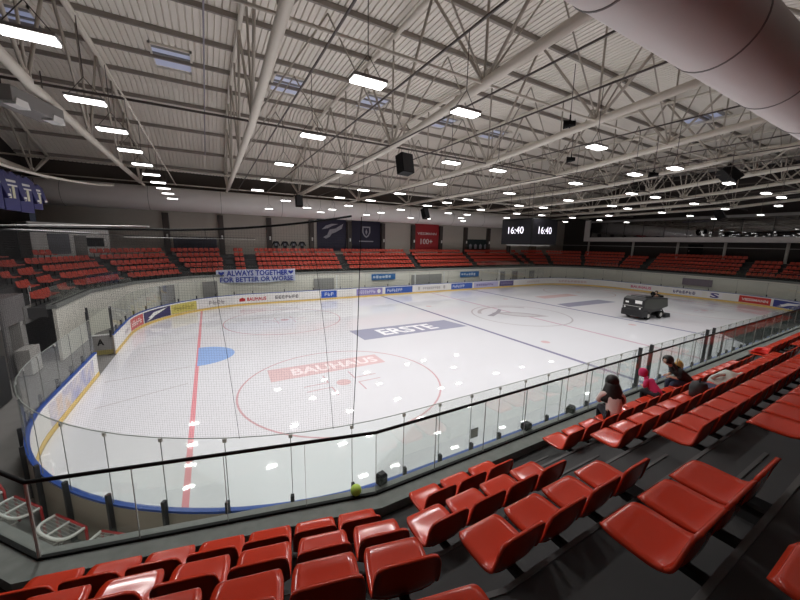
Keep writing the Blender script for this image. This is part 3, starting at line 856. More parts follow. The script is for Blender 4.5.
t, w, h = poster('dark navy wall panel at the left part of the far wall', -28.3, -24.2, 4.9, 6.6, (44, 44, 62))
# club shirts on the wall
def shirt(x, z, label, w=.72, y=YW - .12, group='shirts on the far wall'):
    t = thing('hockey_shirt', label, 'shirt', (x, y, z), 0, group)
    out = [(-.24, -.55), (.24, -.55), (.25, .12), (.44, -.2), (.56, -.1), (.36, .42), (.12, .5), (0, .44), (-.12, .5), (-.36, .42), (-.56, -.1), (-.44, -.2), (-.25, .12)]
    MB().prism([(p[0] * w / .72, p[1] * w / .72) for p in out], 'Y', -.05, .05).build('shirt_body', mat('shirt_black', rgb(34, 34, 44), .7), t, bevel=.015)
    MB().box((0, -.056, .0), (.26, .012, .3)).build('number_patch', mat('patch_grey', rgb(150, 152, 160), .6), t)
for i in range(4): shirt(-17.85 + 1.05 * i, 5.95, 'dark hockey shirt hung on the far wall left of the wing poster, %s of four' % ORD[i], .62)
t, w, h = poster('dark green wall board with four pale figures, right of the red poster', 12.3, 17.4, 5.3, 7.2, (34, 46, 48))
for i in range(4): poster_poly(t, w, h, [(.14 + .22 * i, .18), (.24 + .22 * i, .18), (.25 + .22 * i, .5), (.19 + .22 * i, .62), (.13 + .22 * i, .5)], M_crest, 'pale_figure')
# hand-painted banner on the front of the far stand
t = thing('fan_banner', 'white banner with blue hand-painted lettering hung from the far stand', 'banner', (-20.75, 16.93, 2.72))
bw, bh = 7.7, 1.36
nx = 24; vs = []; fs = []
for j in range(2):
    for i in range(nx + 1):
        u = i / nx; yy = -.03 + .05 * sin(u * 17) * (1 - j * .6); zz = (-.5 + j) * bh + (.05 * sin(u * 9) if j == 0 else .03 * sin(u * 6))
        vs.append(((u - .5) * bw, yy, zz))
fs = [(i, i + 1, nx + 2 + i, nx + 1 + i) for i in range(nx)]
bmb = MB().add(vs, fs).build('banner_cloth', mat('banner_cloth', rgb(206, 212, 232), .7), t)
md = bmb.modifiers.new('thick', 'SOLIDIFY'); md.thickness = .01
M_bt = mat('banner_blue', rgb(40, 58, 160), .6)
def bfn(u0, u1, v0, v1): return lambda u, v: ((-.5 + u0 + (u1 - u0) * u) * bw, -.1, (-.5 + v0 + (v1 - v0) * v) * bh)
text_part('ALWAYS TOGETHER', bfn(.12, .9, .53, .96), M_bt, t, 'lettering', .03, True)
text_part('FOR BETTER OR WORSE', bfn(.04, .97, .08, .46), M_bt, t, 'lettering', .03, True)
for u in (.06, .94):
    hp = [(0, -.22), (.17, .05), (.16, .17), (.09, .21), (0, .12), (-.09, .21), (-.16, .17), (-.17, .05)]
    MB().add([((u - .5) * bw + p[0] * 1.6, -.1, .32 + p[1]) for p in hp], [tuple(range(8))]).build('heart', M_bt, t)
# signs and doors on the front of the stands behind the rink glass
def frontsign(x, z, w, h, col, label, cat='sign', name='stand_sign', marks=True):
    t = thing(name, label, cat, (x, 16.98, z))
    MB().box((0, 0, 0), (w, .06, h)).build('panel', mat('sgn_%d_%d_%d' % col, rgb(*col), .5), t)
    if marks:
        b = MB(); r = random.Random(int(x * 10)); b.box((-w * .08, -.033, 0), (w * .66, .008, .04))
        for i in range(6): b.box((-w * .4 + w * .13 * i, -.034, r.uniform(-.05, .05) * h), (w * .09, .01, h * r.uniform(.3, .5)))
        b.build('small_print', mat('sgn_print', rgb(200, 214, 234), .5), t)
frontsign(-5.8, 2.1, 3.4, .75, (48, 112, 176), 'blue sign on the front of the far stand, left of centre')
frontsign(8.6, 2.0, 3.6, .8, (48, 112, 176), 'blue sign on the front of the far stand, right of centre')
for i, (x, w) in enumerate(((-13.6, 2.4), (.9, 5.0), (15.5, 1.0), (18.3, 1.2), (22.4, 1.2))):
    frontsign(x, 1.2, w, 2.0, (158, 158, 156), 'grey service door in the front wall of the far stand, %s from the left' % ORD[i], 'door', 'service_door', False)
# grey doors in the angled front at the far left corner, and a purple sign on the right end
for i, (x, y, rz) in enumerate(((-28.5, 14.55, .72), (-25.2, 16.5, .24))):
    t = thing('service_door', 'grey service door in the angled stand front, %s from the left end' % ('first', 'second')[i], 'door', (x, y, 0), rz)
    MB().box((0, 0, 1.2), (1.3, .08, 2.3)).build('door_leaf', M_grey, t)
    MB().box((.5, -.06, 1.1), (.12, .05, .04)).build('handle', M_chrome, t)
t = thing('stand_sign', 'dull purple sign on the front of the right end stand', 'sign', (32.0, -2.0, 1.9), -PI / 2)
MB().box((0, 0, 0), (3.2, .06, .9)).build('panel', mat('sgn_purple', rgb(142, 128, 142), .5), t)

# ------------------------------------------------------------------ scoreboard over centre ice
t = thing('scoreboard', 'black cube scoreboard hanging over centre ice showing the time', 'scoreboard', (.05, -.2, 6.5))
MB().box((0, 0, 1.1), (3.3, 3.3, 2.2)).build('cube', M_black, t, bevel=.02)
M_scr = mat('screen_off', rgb(20, 19, 24), .5, spec=.2)
M_dig = emat('digit_white', (.9, .84, 1, 1), 1.5)
for k in range(4):
    a = k * PI / 2; M = Matrix.Rotation(a, 3, 'Z')
    f = MB().box(M @ Vector((0, -1.665, 1.1)), (3.1, .03, 2.0), 0, 0, M).build('screen', M_scr, t)
    text_part('16:40', lambda u, v: tuple(M @ Vector(((-.27 + .54 * u) * 3.1, -1.69, .92 + .6 * v))), M_dig, f, 'time_digits', .0, True)
b = MB()
for sx in (-1, 1):
    for sy in (-1, 1): b.tube([(sx * 1.2, sy * 1.2, 2.2), (sx * 1.2, sy * 1.2, 4.95)], .02, 6)
b.build('hanger_cable', M_rail, t)
MB().box((0, 0, -.06), (2.6, 2.6, .1)).build('base_frame', M_lgrey, t)

# ------------------------------------------------------------------ gallery over the right end
XM = 36.2
struct(MB().box(((XM + XW1) / 2, -3.6, 7.66), (XW1 - XM, 41, .7)).build('trim_3', mat('gallery_white', rgb(228, 224, 222), .5)))
struct(MB().box((XM + .05, 16.6, 9.2), (.3, .9, 3.8)).build('trim_4', MATS['gallery_white']))
struct(MB().box((XM + .1, -3.6, 10.75), (.3, 41, .35)).build('trim_5', M_grey))
struct(MB().box((XM + 1.9, -3.6, 9.3), (.05, 41, 2.8)).build('wall_gallery', mat('gallery_dark', rgb(50, 46, 46), .7, var=.3, scale=.4)))
wn = 0
for i in range(14):
    y = 16 - 2.9 * i - 1.45
    if y < -23: break
    wn += 1
    o = MB().box((XM + .02, y, 9.3), (.03, 2.82, 2.6)).build('window_%d' % wn, glassmat('gallery_glass_%d' % i, (.5, .5, .52, 1), 5) if i == 0 else bpy.data.materials['gallery_glass_0'])
    struct(o)
    o2 = MB().box((XM, y - 1.45, 9.3), (.06, .07, 2.7)).build('window_mullion', M_dark, o)
for i, y in enumerate((16.4, 8.8, 2.6, -2.8, -8.6, -14.5)):
    tag(MB().tube([(XM + .62, y, 2), (XM + .62, y, 7.35)], .16, 12).build('gallery_column', M_lgrey, smooth=True), 'pale round column under the right end gallery, %s from the far side' % ORD[i], 'column', 'gallery columns')
tag(MB().tube([(33, 19.5, 6.55), (33, -20, 6.55)], .03, 6).build('safety_cable', M_lgrey), 'thin pale cable across the right end stand under the gallery', 'cable')
t = thing('club_shop_door', 'dark doorway in the wall behind the right end seats', 'door', (XW1 - .06, .9, 5.0), PI / 2)
MB().box((0, 0, 1.0), (1.8, .1, 2.0)).build('door_leaf', M_black, t)
MB().box((.7, .07, 1.0), (.06, .06, .3)).build('handle', M_chrome, t)
# coloured club sign seen through the gallery windows
tag(MB().box((XM + 1.8, 1.3, 10.35), (.06, 3.2, .35)).build('gallery_sign', mat('gallery_blue', rgb(60, 66, 140), .5)), 'dim blue sign behind the gallery windows', 'sign')
# dark recess right of the scoreboard
tag(MB().box((29.9, YW - .5, 8.65), (7.4, .7, 3.2)).build('wall_recess_panel', M_black), 'dark blank panel at the far right corner of the hall', 'panel')
t = thing('exit_doors', 'pair of brownish doors at the top of the far right steps', 'door', (28.6, YW - .3, 4.77))
for s in (-.55, .55): MB().box((s, 0, 1.05), (.95, .1, 2.1)).build('door_leaf', mat('door_brown', rgb(120, 104, 88), .6), t)

# ------------------------------------------------------------------ loudspeakers and spotlights under the roof
def speaker(x, y, z, d, rz, tilt, label, top):
    t = thing('loudspeaker', label, 'loudspeaker', (x, y, z), rz, 'roof loudspeakers')
    M = Matrix.Rotation(tilt, 3, 'X')
    MB().box((0, 0, 0), d, 0, 0, M).build('cabinet', M_black, t, bevel=.03)
    MB().box(M @ Vector((0, -d[1] / 2 - .01, 0)), (d[0] * .88, .02, d[2] * .9), 0, 0, M).build('grille', M_dark, t)
    b = MB()
    for s in (-.3, .3): b.tube([(s * d[0], 0, d[2] * .4), (s * d[0], 0, top - z)], .012, 5)
    b.build('hanger', M_rail, t)
speaker(-15.3, -4.2, 10.75, (.8, .6, 1.05), .15, -.2, 'black loudspeaker hanging from the truss node near the picture centre', 11.6)
speaker(-16.2, 16.9, 10.7, (.7, .6, 1.2), 0, -.15, 'small black loudspeaker at the far end of the loudspeaker truss', 11.5)
speaker(-2.1, 13.4, 9.95, (.8, .6, 1.2), .2, -.35, 'black loudspeaker near the far duct right of the blue line', 11.5)
speaker(4.6, -11.8, 11.2, (2.0, .5, 1.1), .5, -.75, 'wide tilted black loudspeaker at the right under the roof', 12.0)
speaker(17.8, -7.6, 9.6, (1.3, .6, .9), .2, -.5, 'black loudspeaker hanging low at the far right', 11.5)
def spot(x, y, z, label):
    t = thing('spotlight', label, 'spotlight', (x, y, z), .6, 'unlit spotlights')
    M = Matrix.Rotation(-.7, 3, 'X')
    b = MB(); b.lathe([(.09, -.2), (.13, .05), (.16, .22), (.13, .22)], (0, 0, 0), 12, axis='Y'); b.build('lamp_head', M_black, t)
    b = MB(); b.box((-.2, 0, .08), (.03, .05, .32)); b.box((.2, 0, .08), (.03, .05, .32)); b.box((0, 0, .24), (.43, .05, .03)); b.build('yoke', M_black, t)
    MB().tube([(0, 0, .25), (0, 0, 2.0)], .015, 5).build('drop_rod', M_rail, t)
spot(-13.2, -12.6, 10.9, 'small black spotlight hanging left of the large overhead duct')
spot(-3.6, -11.2, 10.4, 'small black spotlight hanging above the right side of the rink')
spot(-8.0, -9.2, 11.0, 'small black spotlight hanging between two lights right of centre')
# grey fan unit at upper left
t = thing('fan_heater', 'grey box fan unit with two white outlets under the roof at upper left', 'heater', (-30.4, -3.1, 11.0), -.3)
MB().box((0, 0, .1), (.85, 2.3, .5)).build('casing', M_grey, t, bevel=.02)
for s in (-.8, .8): MB().prism([(-.3, -.35), (.3, -.35), (.22, -.12), (-.22, -.12)], 'X', .0, .36).build('outlet', M_white, t).location = (.1, s, .12)
b = MB()
for s in (-.9, .9): b.tube([(0, s, .3), (0, s, 1.6)], .02, 5)
b.build('hanger', M_rail, t)

# ------------------------------------------------------------------ protective net at the left end
ZN = 6.63
def zn(i, n):
    t = max(0, 1 - (NS1 - NS0) * i / n / 3.2)
    return ZN + .33 * t * t
NS0 = near0 + 43 + 1.2 - RL     # from the near side ...
NS1 = 13 + 13.3518 + .5         # ... round to the far side
pth = rpath(NS0, NS1, .09, .5)
net = thing('safety_net', 'fine grey safety net hanging above the glass round the left end', 'net')
def arc_pts(step):
    n = int((NS1 - NS0) / step); return [rp(NS0 + (NS1 - NS0) * i / n, .09) for i in range(n + 1)]
ap = arc_pts(.046); hp_ = arc_pts(.35)
nb = MB(); hw = .0009
for i, (x, y) in enumerate(ap):
    q = ap[i + 1] if i < len(ap) - 1 else ap[i - 1]
    d = Vector((q[0] - x, q[1] - y)).normalized() * hw; n_ = Vector((-d.y, d.x))
    vs = []
    for z in (HG + .02, zn(i, len(ap))):
        vs += [(x + d.x, y + d.y, z), (x - d.x * .5 + n_.x, y - d.y * .5 + n_.y, z), (x - d.x * .5 - n_.x, y - d.y * .5 - n_.y, z)]
    nb.add(vs, [(0, 1, 4, 3), (1, 2, 5, 4), (2, 0, 3, 5)])
z = HG + .02
while z < ZN:
    inn = [(x, y) for x, y in hp_]
    vs = [(x, y, z - hw) for x, y in inn] + [(x, y, z + hw) for x, y in inn]
    N = len(inn)
    out_ = []
    for i, (x, y) in enumerate(inn):
        q = inn[i + 1] if i < N - 1 else inn[i - 1]; sgn = 1 if i < N - 1 else -1
        d = Vector((q[0] - x, q[1] - y)).normalized() * sgn; out_.append((x - d.y * hw * 1.6, y + d.x * hw * 1.6, z))
    vs += out_
    nb.add(vs, [(i, i + 1, N + i + 1, N + i) for i in range(N - 1)] + [(N + i, N + i + 1, 2 * N + i + 1, 2 * N + i) for i in range(N - 1)] + [(2 * N + i, 2 * N + i + 1, i + 1, i) for i in range(N - 1)])
    z += .046
o = nb.build('mesh_cords', M_net, net); o['kind'] = 'stuff'
_a = arc_pts(.3)
MB().tube([(x, y, zn(i, len(_a))) for i, (x, y) in enumerate(_a)], .02, 8).build('top_cable', M_black, net, smooth=True)
MB().tube([(x, y, ZN + .045) for x, y in rpath(NS0 + 3.4, 9.0, .09, .5)], .014, 8).build('white_tube', M_white, net, smooth=True)
MB().tube([(x, y, ZN - .12) for x, y in rpath(14.5, NS1, .09, .5)], .012, 8).build('white_tube', M_white, net, smooth=True)
e = rp(NS0, .09); MB().tube([(e[0], e[1], HG), (e[0] + .1, e[1], 4.4), (e[0] + .2, e[1], ZN + .33)], .008, 6).build('edge_rope', M_black, net)
for s_at in (NS0 + .4, NS0 + 2.15):
    e = rp(s_at, .09); MB().tube([(e[0], e[1], HG), (e[0] - .12, e[1], 4.6), (e[0] - .3, e[1] + .1, ZN)], .004, 6).build('seam_rope', M_dark, net)
tag(MB().tube([(-24.6, -12, 14.9), (-24.75, 18, 14.4)], .035, 6).build('conduit_pipe', mat('conduit', rgb(150, 144, 156), .5)), 'thin grey conduit pipe under the roof, almost straight above the camera', 'pipe')
# curved banner tube with club shirts at the upper left
tp = [(-30.4, -12.5, 8.55), (-30.6, -9.5, 8.6), (-30.6, -6, 8.68), (-30.6, -3.5, 8.75), (-30.6, 0, 9.0), (-30.5, 4, 9.35), (-30.2, 8, 9.8)]
tag(MB().tube(catmull(tp, 6), .05, 8).build('banner_tube', M_steel, smooth=True), 'curved white tube at upper left from which large shirts hang', 'tube')
def bigshirt(y, label, sc=1.15):
    t = thing('retired_shirt', label, 'shirt', (-30.6, y, 7.98), PI / 2 - .22, 'large hanging club shirts')
    out = [(-.27, -.6), (.27, -.6), (.29, .05), (.46, -.3), (.6, -.22), (.42, .36), (.14, .5), (0, .42), (-.14, .5), (-.42, .36), (-.6, -.22), (-.46, -.3), (-.29, .05)]
    MB().prism([(p[0] * sc, p[1] * sc) for p in out], 'Y', -.06, .06).build('shirt_body', M_navy, t, bevel=.02)
    b = MB(); b.box((0, -.062, .22 * sc), (.42 * sc, .016, .07)); b.box((0, -.062, .1 * sc), (.5 * sc, .016, .05)); b.build('name_band', M_lgrey, t)
    b = MB(); b.box((-.07, -.064, -.15), (.1, .016, .3)); b.box((.1, -.064, -.1), (.1, .016, .38)); b.build('pale_emblem', mat('emblem_cream', rgb(180, 176, 150), .6), t)
    for s in (-1, 1): MB().box((s * .5 * sc, -.0, -.2 * sc), (.12, .14, .07)).build('cuff_stripe', M_lgrey, t)
    MB().tube([(0, 0, .45), (0, 0, .6)], .01, 5).build('hanger', M_black, t)
bigshirt(-5.95, 'large navy club shirt hanging at the left edge, first in the row'); bigshirt(-4.88, 'large navy club shirt with a cream emblem, second in the row from the left')
bigshirt(-3.85, 'large navy club shirt, third in the row from the left'); bigshirt(-2.9, 'smaller navy club shirt, last in the row beside the white cabin', .85)

# ------------------------------------------------------------------ left end: fascia, corridor, cabin
struct(MB().box((-33.4, 4.75, 2.55), (.3, 5.0, .85)).build('trim_6', M_grey))
struct(MB().box((-34.6, 1.0, 3.0), (2.6, 3.2, 1.3)).build('trim_7', mat('block_grey', rgb(132, 128, 128), .7)))
struct(MB().box((-35.8, -3.0, 2.4), (.2, 20, 4.8)).build('wall_corridor', mat('corridor_brown', rgb(72, 60, 58), .8, var=.2, scale=.8)))
for i, (y, w, m) in enumerate(((-8.5, 1.6, M_grey), (-5.2, .7, M_lgrey), (-1.5, .9, M_grey), (.6, .5, M_grey), (2.2, .5, M_lgrey), (6.9, .5, M_grey))):
    tag(MB().box((-33.6, y, 1.3), (.5, w, 2.6)).build('corridor_pillar', m), 'grey concrete pillar of the left end corridor, %s from the near side' % ORD[i], 'pillar', 'corridor pillars')
tag(MB().box((-32.9, .95, .62), (.5, 1.1, 1.24)).build('white_cabinet', M_lgrey, bevel=.02), 'pale cabinet standing behind the left end glass', 'cabinet')
tag(MB().box((-32.8, -3.2, .9), (.9, 1.6, 1.8)).build('steel_locker', M_dark, bevel=.03), 'tall dark locker behind the left end glass', 'locker')
tag(MB().box((-34.4, 1.2, 4.0), (.5, 2.4, .75)).build('red_barrier', M_red, bevel=.02), 'red barrier panel at the left edge beside the end seats', 'barrier')
for i, y in enumerate((2.9, 3.7)):
    tag(MB().tube([(-33.2 - i * .2, y, 2.9), (-33.2 - i * .2, y, 3.9)], .03, 8).build('rail_post', M_chrome), 'short chrome rail post beside the left end seats, %s one' % ('nearer', 'farther')[i], 'post', 'rail posts')
# curved white concrete wall under the corner seats (walkway parapet)
cw = [(-32.0, 6.2), (-31.9, 8.5), (-30.3, 12.8), (-26.75, 15.95), (-23.25, 16.85)]
t = thing('commentary_cabin', 'white commentary cabin above the far left corner seats', 'cabin', (-35.4, 17.6, 4.77), .62)
MB().box((0, 0, 1.3), (5.0, 2.2, 2.6)).build('walls', M_white, t, bevel=.03)
MB().box((0, -.05, 2.68), (5.3, 2.6, .16)).build('roof', M_white, t)
MB().box((1.45, -1.12, 1.25), (1.2, .06, .75)).build('window', M_black, t)
MB().box((.45, -1.12, .9), (.8, .06, 1.8)).build('door', M_grey, t)
MB().box((-.9, -1.12, 1.1), (1.3, .05, 1.6)).build('panel', mat('cabin_panel', rgb(120, 122, 132), .6), t)

# ------------------------------------------------------------------ team bench shelter on the near side
t = thing('bench_shelter', 'smoked glass roof with red front rail over the team benches on the near side', 'shelter', (5.5, -16, 0))
x0f, x0b, x1 = -5.7 - 5.5, -7.2 - 5.5, 14.0
nseg = 17
for i in range(nseg):
    fa, fb_ = i / nseg, (i + 1) / nseg
    xf0, xf1 = x0f + (x1 - x0f) * fa, x0f + (x1 - x0f) * fb_ - .05; xb0, xb1 = x0b + (x1 - x0b) * fa, x0b + (x1 - x0b) * fb_ - .05
    vs = [(xf0, .3, 2.8), (xf1, .3, 2.8), (xb1, -.92, 2.88), (xb0, -.92, 2.88)]
    vs += [(v[0], v[1], v[2] + .02) for v in vs]
    MB().add(vs, [(3, 2, 1, 0), (4, 5, 6, 7), (0, 1, 5, 4), (1, 2, 6, 5), (2, 3, 7, 6), (3, 0, 4, 7)]).build('roof_pane', M_smoke, t)
MB().box(((x0f + x1) / 2, .33, 2.83), (x1 - x0f, .06, .09)).build('front_rail', mat('rail_dull_red', rgb(150, 62, 58), .6), t)
b = MB()
for i in range(0, nseg + 1):
    f = i / nseg; b.tube([(x0f + (x1 - x0f) * f, .3, 2.8), (x0b + (x1 - x0b) * f, -.92, 2.86)], .02, 6)
b.build('roof_ribs', M_dark, t)
for i in range(5): MB().box((x0f + .3 + i * 5.6, .3, 1.4), (.06, .06, 2.8)).build('post', M_dark, t)
t = thing('team_bench', 'long dark bench under the smoked shelter roof', 'bench', (5.5, -16.1, 0))
MB().box((0, 0, .45), (20, .4, .06)).build('bench_seat', M_dark, t)
for i in range(6): MB().box((-9.5 + i * 3.8, 0, .21), (.08, .36, .42)).build('leg', M_dark, t)

# ------------------------------------------------------------------ small goals stored behind the boards in the near corner
def small_goal(x, y, a, label):
    t = thing('training_goal', label, 'goal', (x, y, 0), a, 'small training goals')
    w, h, dt, db = .95, .66, .38, .6
    MB().tube([(-w / 2, 0, 0.02), (-w / 2, 0, h), (w / 2, 0, h), (w / 2, 0, .02)], .028, 8).build('red_frame', M_red, t, smooth=True)
    b = MB()
    b.tube(catmull([(-w / 2, -.02, h), (-w / 2 + .02, -dt * .7, h), (-w / 4, -dt, h), (w / 4, -dt, h), (w / 2 - .02, -dt * .7, h), (w / 2, -.02, h)], 4), .03, 8)
    b.tube([(0, -.02, h), (0, -dt, h)], .026, 8)
    b.build('top_shelf', M_white, t, smooth=True)
    MB().tube(catmull([(-w / 2, 0, .03), (-w / 2, -db * .8, .03), (-w / 4, -db, .03), (w / 4, -db, .03), (w / 2, -db * .8, .03), (w / 2, 0, .03)], 4), .02, 8).build('base_bar', M_lgrey, t, smooth=True)
    b = MB(); r = .003
    for i in range(18):
        xx = -w / 2 + w * (i + .5) / 18
        b.box((xx, -dt * .48, h), (.008, dt * .9, .006))
    for i in range(6): b.box((0, -dt * (i + .5) / 6.5, h), (w * .94, .008, .006))
    for i in range(16):
        xx = -w / 2 + w * (i + .5) / 16; b.tube([(xx, -dt * .95, h), (xx, -db * .95, .04)], .003, 4)
    for i in range(10):
        f = (i + .5) / 10; b.tube([(-w / 2, -(dt + (db - dt) * f) * .95, h * (1 - f)), (w / 2, -(dt + (db - dt) * f) * .95, h * (1 - f))], .003, 4)
    b.build('netting', M_lgrey, t)['kind'] = 'stuff'
small_goal(-27.95, -12.42, math.radians(-48), 'small red and white training goal beside the steel corner post of the balustrade')
small_goal(-28.95, -11.3, math.radians(-48), 'small red and white training goal at the left edge behind the boards')
small_goal(-26.95, -13.33, math.radians(-38), 'small training goal mostly hidden below the ledge, right of the others')
small_goal(-29.8, -10.2, math.radians(-60), 'small training goal at the far left, cut off by the picture edge')

# ------------------------------------------------------------------ things on the ledge and the glass
t = tag(MB().lathe([(.0, -.078)] + [(.078 * sin(PI * i / 10), -.078 * cos(PI * i / 10)) for i in range(1, 10)] + [(.0, .078)], (-23.5, -17.12, 3.058), 20).build('ball', mat('ball_lime', rgb(190, 216, 90), .6), smooth=True), 'lime green ball lying on the ledge behind the balustrade glass', 'ball')
def lump(x, y, z, d, rz, label, nm, cat, m=M_black):
    t = thing(nm, label, cat, (x, y, z), rz)
    MB().box((0, 0, d[2] * .45), (d[0], d[1], d[2] * .9), 0).build('case', m, t, bevel=.02)
    MB().box((0, 0, d[2] * .95), (d[0] * .7, d[1] * .7, d[2] * .1)).build('lid', M_dark, t, bevel=.004)
    MB().box((0, -d[1] / 2 - .004, d[2] * .5), (d[0] * .5, .01, d[2] * .3)).build('panel', M_dark, t)
lump(-23.08, -17.08, ZLED, (.15, .12, .17), .2, 'dark box on the ledge just right of the lime green ball', 'equipment_box', 'box')
lump(-19.95, -17.08, ZLED, (.19, .14, .13), .1, 'low dark box on the ledge left of the woman in the pale jacket', 'equipment_box', 'box')
lump(-18.55, -17.08, ZLED, (.19, .14, .14), .3, 'dark green box on the ledge, nearest the woman in the pale jacket', 'equipment_box', 'box', mat('dark_olive', rgb(46, 52, 40), .7))
# yellow bag
bag = MB(); bag.lathe([(.02, .0), (.17, .02), (.2, .1), (.17, .2), (.1, .27), (.03, .29)], (0, 0, 0), 14)
t = thing('plastic_bag', 'crumpled yellow bag on the ledge beyond the seated people', 'bag', (-13.5, -17.04, ZLED), .0)
for v in range(len(bag.v)):
    p = bag.v[v]; k = 1 + .18 * sin(7 * math.atan2(p[1], p[0]) + 9 * p[2]); bag.v[v] = (p[0] * k * 1.5, p[1] * k * .4, p[2])
bag.build('bag_body', mat('bag_yellow', rgb(226, 168, 50), .5), t, smooth=True)
b = MB(); b.tube(catmull([(-.08, 0, .24), (-.1, 0, .34), (.05, .02, .34), (.08, 0, .24)], 5), .012, 6); b.build('bag_handle', MATS['bag_yellow'], t)
t = thing('glass_notice', 'small grey notice stuck on the near rink glass', 'notice', (-19.4, -15.115, 1.66), 0)
MB().box((0, 0, 0), (.25, .008, .26)).build('sheet', mat('notice_grey', rgb(128, 132, 134), .5), t)
for i in range(4): MB().box((0, -.006, .08 - .05 * i), (.19, .004, .016)).build('print_line', M_lgrey, t)

# cloth thrown over seats
def cloth(name, label, cat, c, size, m, seed, rz=0):
    r = random.Random(seed); nx, ny = 14, 10; vs = []; fs = []
    for j in range(ny + 1):
        for i in range(nx + 1):
            u, v = i / nx - .5, j / ny - .5
            e = max(0, 1 - (2 * u) ** 4) * max(0, 1 - (2 * v) ** 4)
            vs.append((u * size[0] * (1 + .1 * sin(5 * v + seed)), v * size[1] * (1 + .12 * sin(6 * u + seed)), size[2] * e * (.75 + .25 * sin(8 * u + seed) * cos(7 * v)) + .012 * r.random()))
    N = nx + 1
    fs = [(j * N + i, j * N + i + 1, (j + 1) * N + i + 1, (j + 1) * N + i) for j in range(ny) for i in range(nx)]
    t = thing(name, label, cat, c, rz)
    o = MB().add(vs, fs).build('garment_body', m, t, smooth=True)
    md = o.modifiers.new('thick', 'SOLIDIFY'); md.thickness = .02
    b = MB(); b.tube(catmull([(size[0] * .35, -size[1] * .2, size[2] * .5), (size[0] * .55, -size[1] * .35, size[2] * .2), (size[0] * .62, -size[1] * .5, -.06)], 4), [.05] * 4 + [.045] * 4 + [.04], 10); b.build('sleeve', m, t, smooth=True)
    b = MB(); b.tube(catmull([(-size[0] * .3, 0, size[2] * .9), (-size[0] * .42, size[1] * .15, size[2] * .8), (-size[0] * .45, size[1] * .3, size[2] * .4)], 4), .035, 8); b.build('collar', m, t, smooth=True)
    return t
yr2 = -17.24 - PF - DEP - .21
cloth('coat', 'pale grey coat lying over the second row seats right of the spectators', 'coat', (-15.7, yr2 + .04, F0 + RISE + .42), (1.0, .48, .2), mat('coat_grey', rgb(186, 188, 180), .8), 2)
cloth('jacket', 'bright red jacket lying on a front row seat beyond the second aisle', 'jacket', (-10.05, -17.93, F0 + .45), (.6, .45, .14), mat('jacket_red', rgb(226, 50, 40), .6), 5)
t = thing('backpack', 'dark backpack on a second row seat beside the spectators', 'bag', (-17.35, yr2, F0 + RISE + .43), .3)
MB().lathe([(.05, 0), (.13, .02), (.14, .18), (.11, .28), (.04, .31)], (0, 0, 0), 14).build('bag_body', M_dark, t, smooth=True)
MB().box((0, -.13, .11), (.16, .05, .12)).build('front_pocket', M_black, t, bevel=.02)
MB().tube(catmull([(-.05, 0, .3), (0, 0, .37), (.05, 0, .3)], 4), .012, 6).build('grab_loop', M_black, t)
t = thing('blue_jeans_bundle', 'dark blue folded clothing on a second row seat behind the dark-haired woman', 'clothes', (-16.9, yr2 - .02, F0 + RISE + .43), .2)
MB().box((0, 0, .05), (.4, .3, .1)).build('folded_cloth', mat('denim', rgb(52, 58, 84), .8), t, bevel=.035)
MB().box((.02, -.02, .115), (.34, .26, .05)).build('top_fold', MATS['denim'], t, bevel=.02)

# ------------------------------------------------------------------ people
def skin(name, chains, mats, parent, sub=2, loc=None):
    # chains: list of [(x, y, z, r), ...]; the first vertex of a chain is merged onto an existing one when equal
    vs = []; es = []; rs = []; idx = {}
    for ch in chains:
        prev = None
        for x, y, z, r in ch:
            k = (round(x, 4), round(y, 4), round(z, 4))
            if k not in idx: idx[k] = len(vs); vs.append(k); rs.append(r)
            i = idx[k]
            if prev is not None and prev != i: es.append((prev, i))
            prev = i
    me = bpy.data.meshes.new(name); me.from_pydata(vs, es, []); o = bpy.data.objects.new(name, me); C.objects.link(o)
    md = o.modifiers.new('skin', 'SKIN'); md.use_smooth_shade = True
    sv = me.skin_vertices[0].data
    for i, r in enumerate(rs): sv[i].radius = (r, r)
    sv[0].use_root = True
    ss = o.modifiers.new('sub', 'SUBSURF'); ss.levels = sub; ss.render_levels = sub
    dg = bpy.context.evaluated_depsgraph_get()
    m2 = bpy.data.meshes.new_from_object(o.evaluated_get(dg)); m2.name = name
    bpy.data.objects.remove(o)
    m2.materials.clear()
    for m in (mats if isinstance(mats, (list, tuple)) else [mats]): m2.materials.append(m)
    for p in m2.polygons: p.use_smooth = True
    ob = bpy.data.objects.new(name, m2); C.objects.link(ob); ob.parent = parent
    return ob
M_skin = mat('skin', rgb(206, 158, 134), .6)
M_hair = mat('hair_dark', rgb(30, 23, 22), .5)
